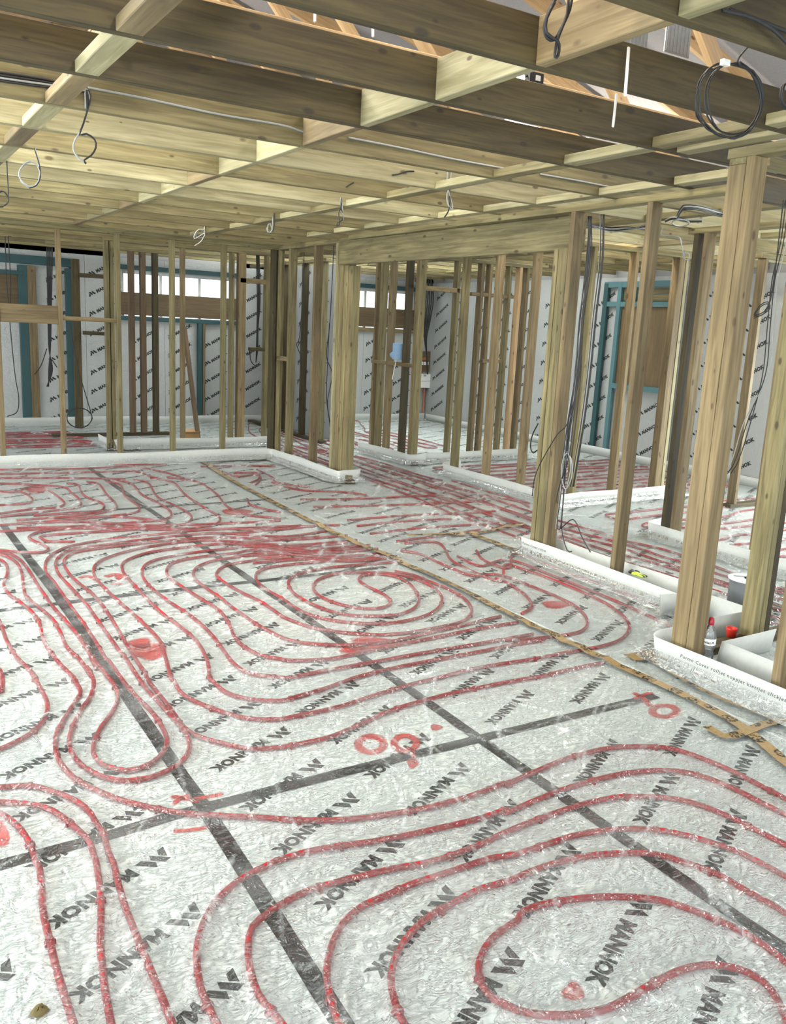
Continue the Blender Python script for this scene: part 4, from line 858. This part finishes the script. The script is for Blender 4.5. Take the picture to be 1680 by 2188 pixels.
# ------------------------------------------------------------------ small things
# water bottle
bp = onz(1514, 1405, .06); bp = Vector((3.665, onx(1514, 1380, 3.665).y, TW+.001))
bt = empty('water_bottle', 'clear plastic water bottle with a dark red cap and white label', 'bottle', bp)
lathe('body', [(.0, .0), (.026, .0), (.031, .008), (.031, .03), (.027, .05), (.027, .06), (.033, .078), (.034, .10), (.034, .125), (.033, .145), (.026, .17), (.016, .188), (.0125, .196), (.0125, .205)], 'bottle_plastic', bt, 28)
lathe('water_fill', [(.0, .002), (.025, .002), (.030, .009), (.030, .03), (.0262, .05), (.0262, .058), (.0, .058)], 'water', bt, 24)
lathe('label', [(.0345, .092), (.0348, .094), (.0348, .124), (.0345, .126)], 'white_plastic', bt, 32)
lathe('cap', [(.0, .236), (.007, .2355), (.0115, .231), (.0125, .222), (.0145, .219), (.0150, .198), (.0145, .196), (.0, .196)], 'cap_red', bt, 24)
def wrap_text(s, size, ang0, zc, rr, par, bold=.0004):
    v, f = textmesh(s, size, bold); mx = v[:, 0].max()
    pmesh('lettering', [(rr*math.cos(ang0+(q[0]-mx/2)/rr), rr*math.sin(ang0+(q[0]-mx/2)/rr), zc+q[1]) for q in v], f, 'black_print', par)
aview = math.atan2(-bp.y, -bp.x)
wrap_text('evian', .021, aview-.25, .101, .0353, bt)
V = [(.0353*math.cos(aview+.62+.13*math.cos(t)), .0353*math.sin(aview+.62+.13*math.cos(t)), .109+.0046*math.sin(t)) for t in [2*math.pi*k/16 for k in range(16)]]
pmesh('label_dot', V, [tuple(range(16))], 'black_print', bt)
# red cup
cp = onz(1560, 1356, .05); o = lathe('cup', [(.0, .002), (.026, .0), (.030, .045), (.0315, .052), (.029, .052), (.024, .004), (.0, .004)], 'red_plastic', None, 24, (4.02, onz(1560, 1356, .05).y-.02, .046)); tag(o, 'small bright red plastic cup in the white trough beside the bottle', 'cup')
o.location = onz(1562, 1360, .046)
# cable drum
dp = onz(1592, 1322, .003); dr = empty('cable_drum', 'grey cable drum with a white flange behind the near posts', 'cable drum', dp+Vector((.16, .12, .0)))
for z in (.03, .20): lathe('flange', [(.03, z), (.125, z), (.125, z+.008), (.03, z+.008), (.03, z)], 'white_plastic', dr, 40)
lathe('wound_cable', [(.03, .038)]+[(.112+.003*(k % 2), .04+.159*k/26) for k in range(27)]+[(.03, .2)], 'drum_cable', dr, 36)
lathe('core', [(.03, .0), (.03, .209), (.026, .209), (.026, .0)], 'black_plastic', dr, 24)
beam('loose_end', (-.05, .08, .212), (.10, -.06, .214), .012, .006, 'cable_grey', dr)
lathe('knob', [(.0, .26), (.018, .255), (.024, .235), (.02, .212), (.0, .208)], 'black_plastic', dr, 16, (.10, .02, 0))
# lime/black glove-like bits on the sole plate
gp = onx(1352, 1222, xw+.04); gl = empty('work_glove', 'lime and black work glove lying on the edge strip trough', 'glove', (xw+.05, onx(1360, 1222, xw+.05).y, .13))
def blob(name, c, r, mat, par):
    me = bpy.data.meshes.new(name); bm = bmesh.new(); bmesh.ops.create_icosphere(bm, subdivisions=2, radius=1)
    for v in bm.verts: v.co = Vector((v.co.x*r[0]*(1+.15*math.sin(5*v.co.y)), v.co.y*r[1], v.co.z*r[2]*(1+.2*math.sin(4*v.co.x))))
    bm.to_mesh(me); bm.free(); me.polygons.foreach_set('use_smooth', [True]*len(me.polygons)); o = link(bpy.data.objects.new(name, me), mat, par); o.location = c; return o
blob('palm', (0, .0, .0), (.03, .035, .012), 'lime', gl)
for k in range(4): blob('finger', (.012*k-.018, -.05-.004*(k % 2), .0), (.007, .03, .008), 'black_plastic' if k % 2 else 'lime', gl)
blob('thumb', (.03, .02, .006), (.008, .024, .009), 'black_plastic', gl); blob('cuff', (-.002, .04, .004), (.026, .014, .014), 'black_plastic', gl)
# blue paper roll
pr_ = onx(845, 762, xh-.0); br = empty('paper_roll', 'blue paper roll standing on a noggin beyond the hallway', 'paper roll', (xh+.04, onx(846, 765, xh).y, zn*0+onx(846, 768, xh).z))
lathe('roll', [(.02, .0), (.078, .0), (.08, .01), (.08, .19), (.078, .20), (.02, .20), (.02, .0)], 'blue_paper', br, 28)
blob('loose_paper', (-.02, .10, .05), (.03, .07, .045), 'blue_paper', br); tube('string', [(-.03, .0, .0), (-.06, -.01, -.12), (-.07, .01, -.25)], .006, 'cable_white', br, 6)
# meter cupboard box on the back wall
mp = ony(912, 815, YB-.15); mb = empty('meter_box', 'white meter box with dark fuse board above it on the far wall', 'meter box', (mp.x, YB-.005, mp.z))
boxes('enclosure', [(-.17, .17, -.12, 0, -.12, .0), (-.17, .17, -.12, 0, .006, .14)], 'white_plastic', mb); boxes('badge', [(-.06, 0, -.122, -.12, .09, .125)], 'cable_grey', mb)
boxes('fuse_board', [(-.25, .12, -.08, 0, .17, .55)], 'timber_dark', mb); boxes('fuse_switch', [(-.17+.06*k, -.13+.06*k, -.1, -.08, .3, .36) for k in range(4)], 'white_plastic', mb)
beam('fused_link', (-.14, -.09, .4), (.02, -.09, .42), .02, .05, 'copper', mb)
tube('supply_pipe', [(.02, -.05, -.12), (.02, -.05, -.5), (.01, -.05, -.95)], .02, 'copper', mb, 8)
# black sockets in the strip notch, pole and cardboard, red strip
for k, px in enumerate((1008, 1022)):
    p = onx(px, 1002, xh); o = boxes('socket_box', [(-.0, .05, -.04, .04, -.045, -.04), (-.0, .05, -.04, -.035, -.04, .04), (-.0, .05, .035, .04, -.04, .04), (-.0, .05, -.04, .04, .035, .04), (.045, .05, -.04, .04, -.04, .04)], 'black_plastic', None); o.location = (xh+.02, p.y, .09)
    tag(o, ['left one of two small black socket boxes at the strip notch', 'right one of two small black socket boxes at the strip notch'][k], 'socket box')
pl = beam('wooden_pole', ony(394, 700, 11.9), Vector((ony(424, 905, 11.6).x, 11.6, .02)), .05, .05, 'timber_dark'); tag(pl, 'dark wooden pole leaning behind the back stud wall', 'pole')
cb = ony(412, 917, 11.3); ca = empty('cardboard_box', 'small open cardboard box on the floor beside the leaning pole', 'box', (cb.x, 11.4, .005))
boxes('carton', [(-.1, .1, -.08, -.075, 0, .13), (-.1, .1, .075, .08, 0, .13), (-.1, -.095, -.075, .075, 0, .13), (.095, .1, -.075, .075, 0, .13), (-.1, .1, -.08, .08, 0, .005)], 'cardboard', ca)
for s in (-1, 1): o = boxes('flap', [(-.1, .1, 0, .07, 0, .004)], 'cardboard', ca); o.location = (0, s*.078, .13); o.rotation_euler = (s*.5 if s > 0 else math.pi-.5, 0, 0)
rs = ony(205, 964, 10.2); o = flat_strip('red_tape', [(rs.x-.12, 10.22), (rs.x, 10.25), (rs.x+.13, 10.22)], .05, 'red_plastic', .06, None, .004, .03, 3); tag(o, 'strip of red tape on the floor behind the back white strip', 'tape')
# loft junction box, lamp, tubes and white straps
jb = ony(1152, 172, 3.3); j = empty('junction_box', 'black and white junction box on top of a joist at upper right', 'junction box', (jb.x, 3.33, jb.z))
boxes('housing', [(-.045, .035, -.02, .03, -.03, .035)], 'black_plastic', j); boxes('connector', [(-.012, .012, -.026, -.02, .0, .022)], 'white_plastic', j)
for k in range(4): tube('pin', [(-.03+.02*k, 0, -.03), (-.03+.02*k, 0, -.055)], .003, 'cable_grey', j, 6)
tube('lead', [(.03, 0, 0), (.09, 0, -.01), (.14, 0, -.05)], .004, 'cable_black', j, 6); tube('lead', [(-.04, 0, .02), (-.09, 0, .0), (-.12, 0, .04)], .004, 'cable_black', j, 6)
lb = ony(1119, 166, 3.3); lm = empty('lamp_bulb', 'white round lamp bulb beside the junction box in the loft', 'lamp', (lb.x, 3.32, lb.z))
lathe('bulb', [(.0, .022), (.010, .020), (.017, .012), (.019, 0), (.015, -.012), (.009, -.022), (.009, -.03)], 'lamp_glow', lm, 20); lathe('holder', [(.0095, -.028), (.011, -.03), (.011, -.05), (.0, -.05)], 'black_plastic', lm, 16)
for k, (a, b) in enumerate((((1086, 262), (1178, 284)), ((1208, 290), (1252, 299)))):
    p, q = ony(*a, 3.95), ony(*b, 3.95); t = empty('tube_light', ['longer lit white tube light seen through the slot between two joists', 'shorter lit white tube light seen through the slot between two joists'][k], 'lamp')
    V, F = tubegeo([p, p*.5+q*.5, q], .014, 10); pmesh('tube', V, F, 'lamp_glow', t, True)
    d = (q-p).normalized()
    for e, sgn in ((p, -1), (q, 1)): V, F = tubegeo([e, e+d*sgn*.02], .016, 10); pmesh('end_cap', V, F, 'white_plastic', t, True)
for k, (x, y0_, y1_, yy) in enumerate(((1340, 100, 206, 2.46), (1314, 200, 272, 3.06))):
    a, b = ony(x+4, y0_, yy), ony(x-4, y1_, yy); o = beam('plastic_strap', a, b, .014, .004, 'white_plastic'); o.rotation_euler = (b-a).to_track_quat('X', 'Y').to_euler(); tag(o, ['longer white plastic strap hanging on a joist at upper right', 'shorter white plastic strap hanging on a joist at upper right'][k], 'strap')
for k, (x, y0_, y1_) in enumerate(((673, 28, 48), (797, 60, 80))):
    a, b = ony(x, y0_, 3.2), ony(x, y1_, 3.2); o = beam('white_peg', b, a, .01, .01, 'white_plastic'); tag(o, ['left of two short white pegs above the top edge of a joist', 'right of two short white pegs above the top edge of a joist'][k], 'peg')
# site lamps in the loft
for k, (x, y) in enumerate(((1.4, 2.2), (3.2, 3.6), (0.2, 4.6), (6.5, 6.5), (2.0, 8.5))):
    z = roofz(x)-.9
    l = bpy.data.lights.new('site_lamp_light', 'POINT'); l.energy = 70; l.color = (1, .9, .76); l.shadow_soft_size = .12; lo = bpy.data.objects.new('site_lamp_light', l); COL.objects.link(lo); lo.location = (x, y, z)
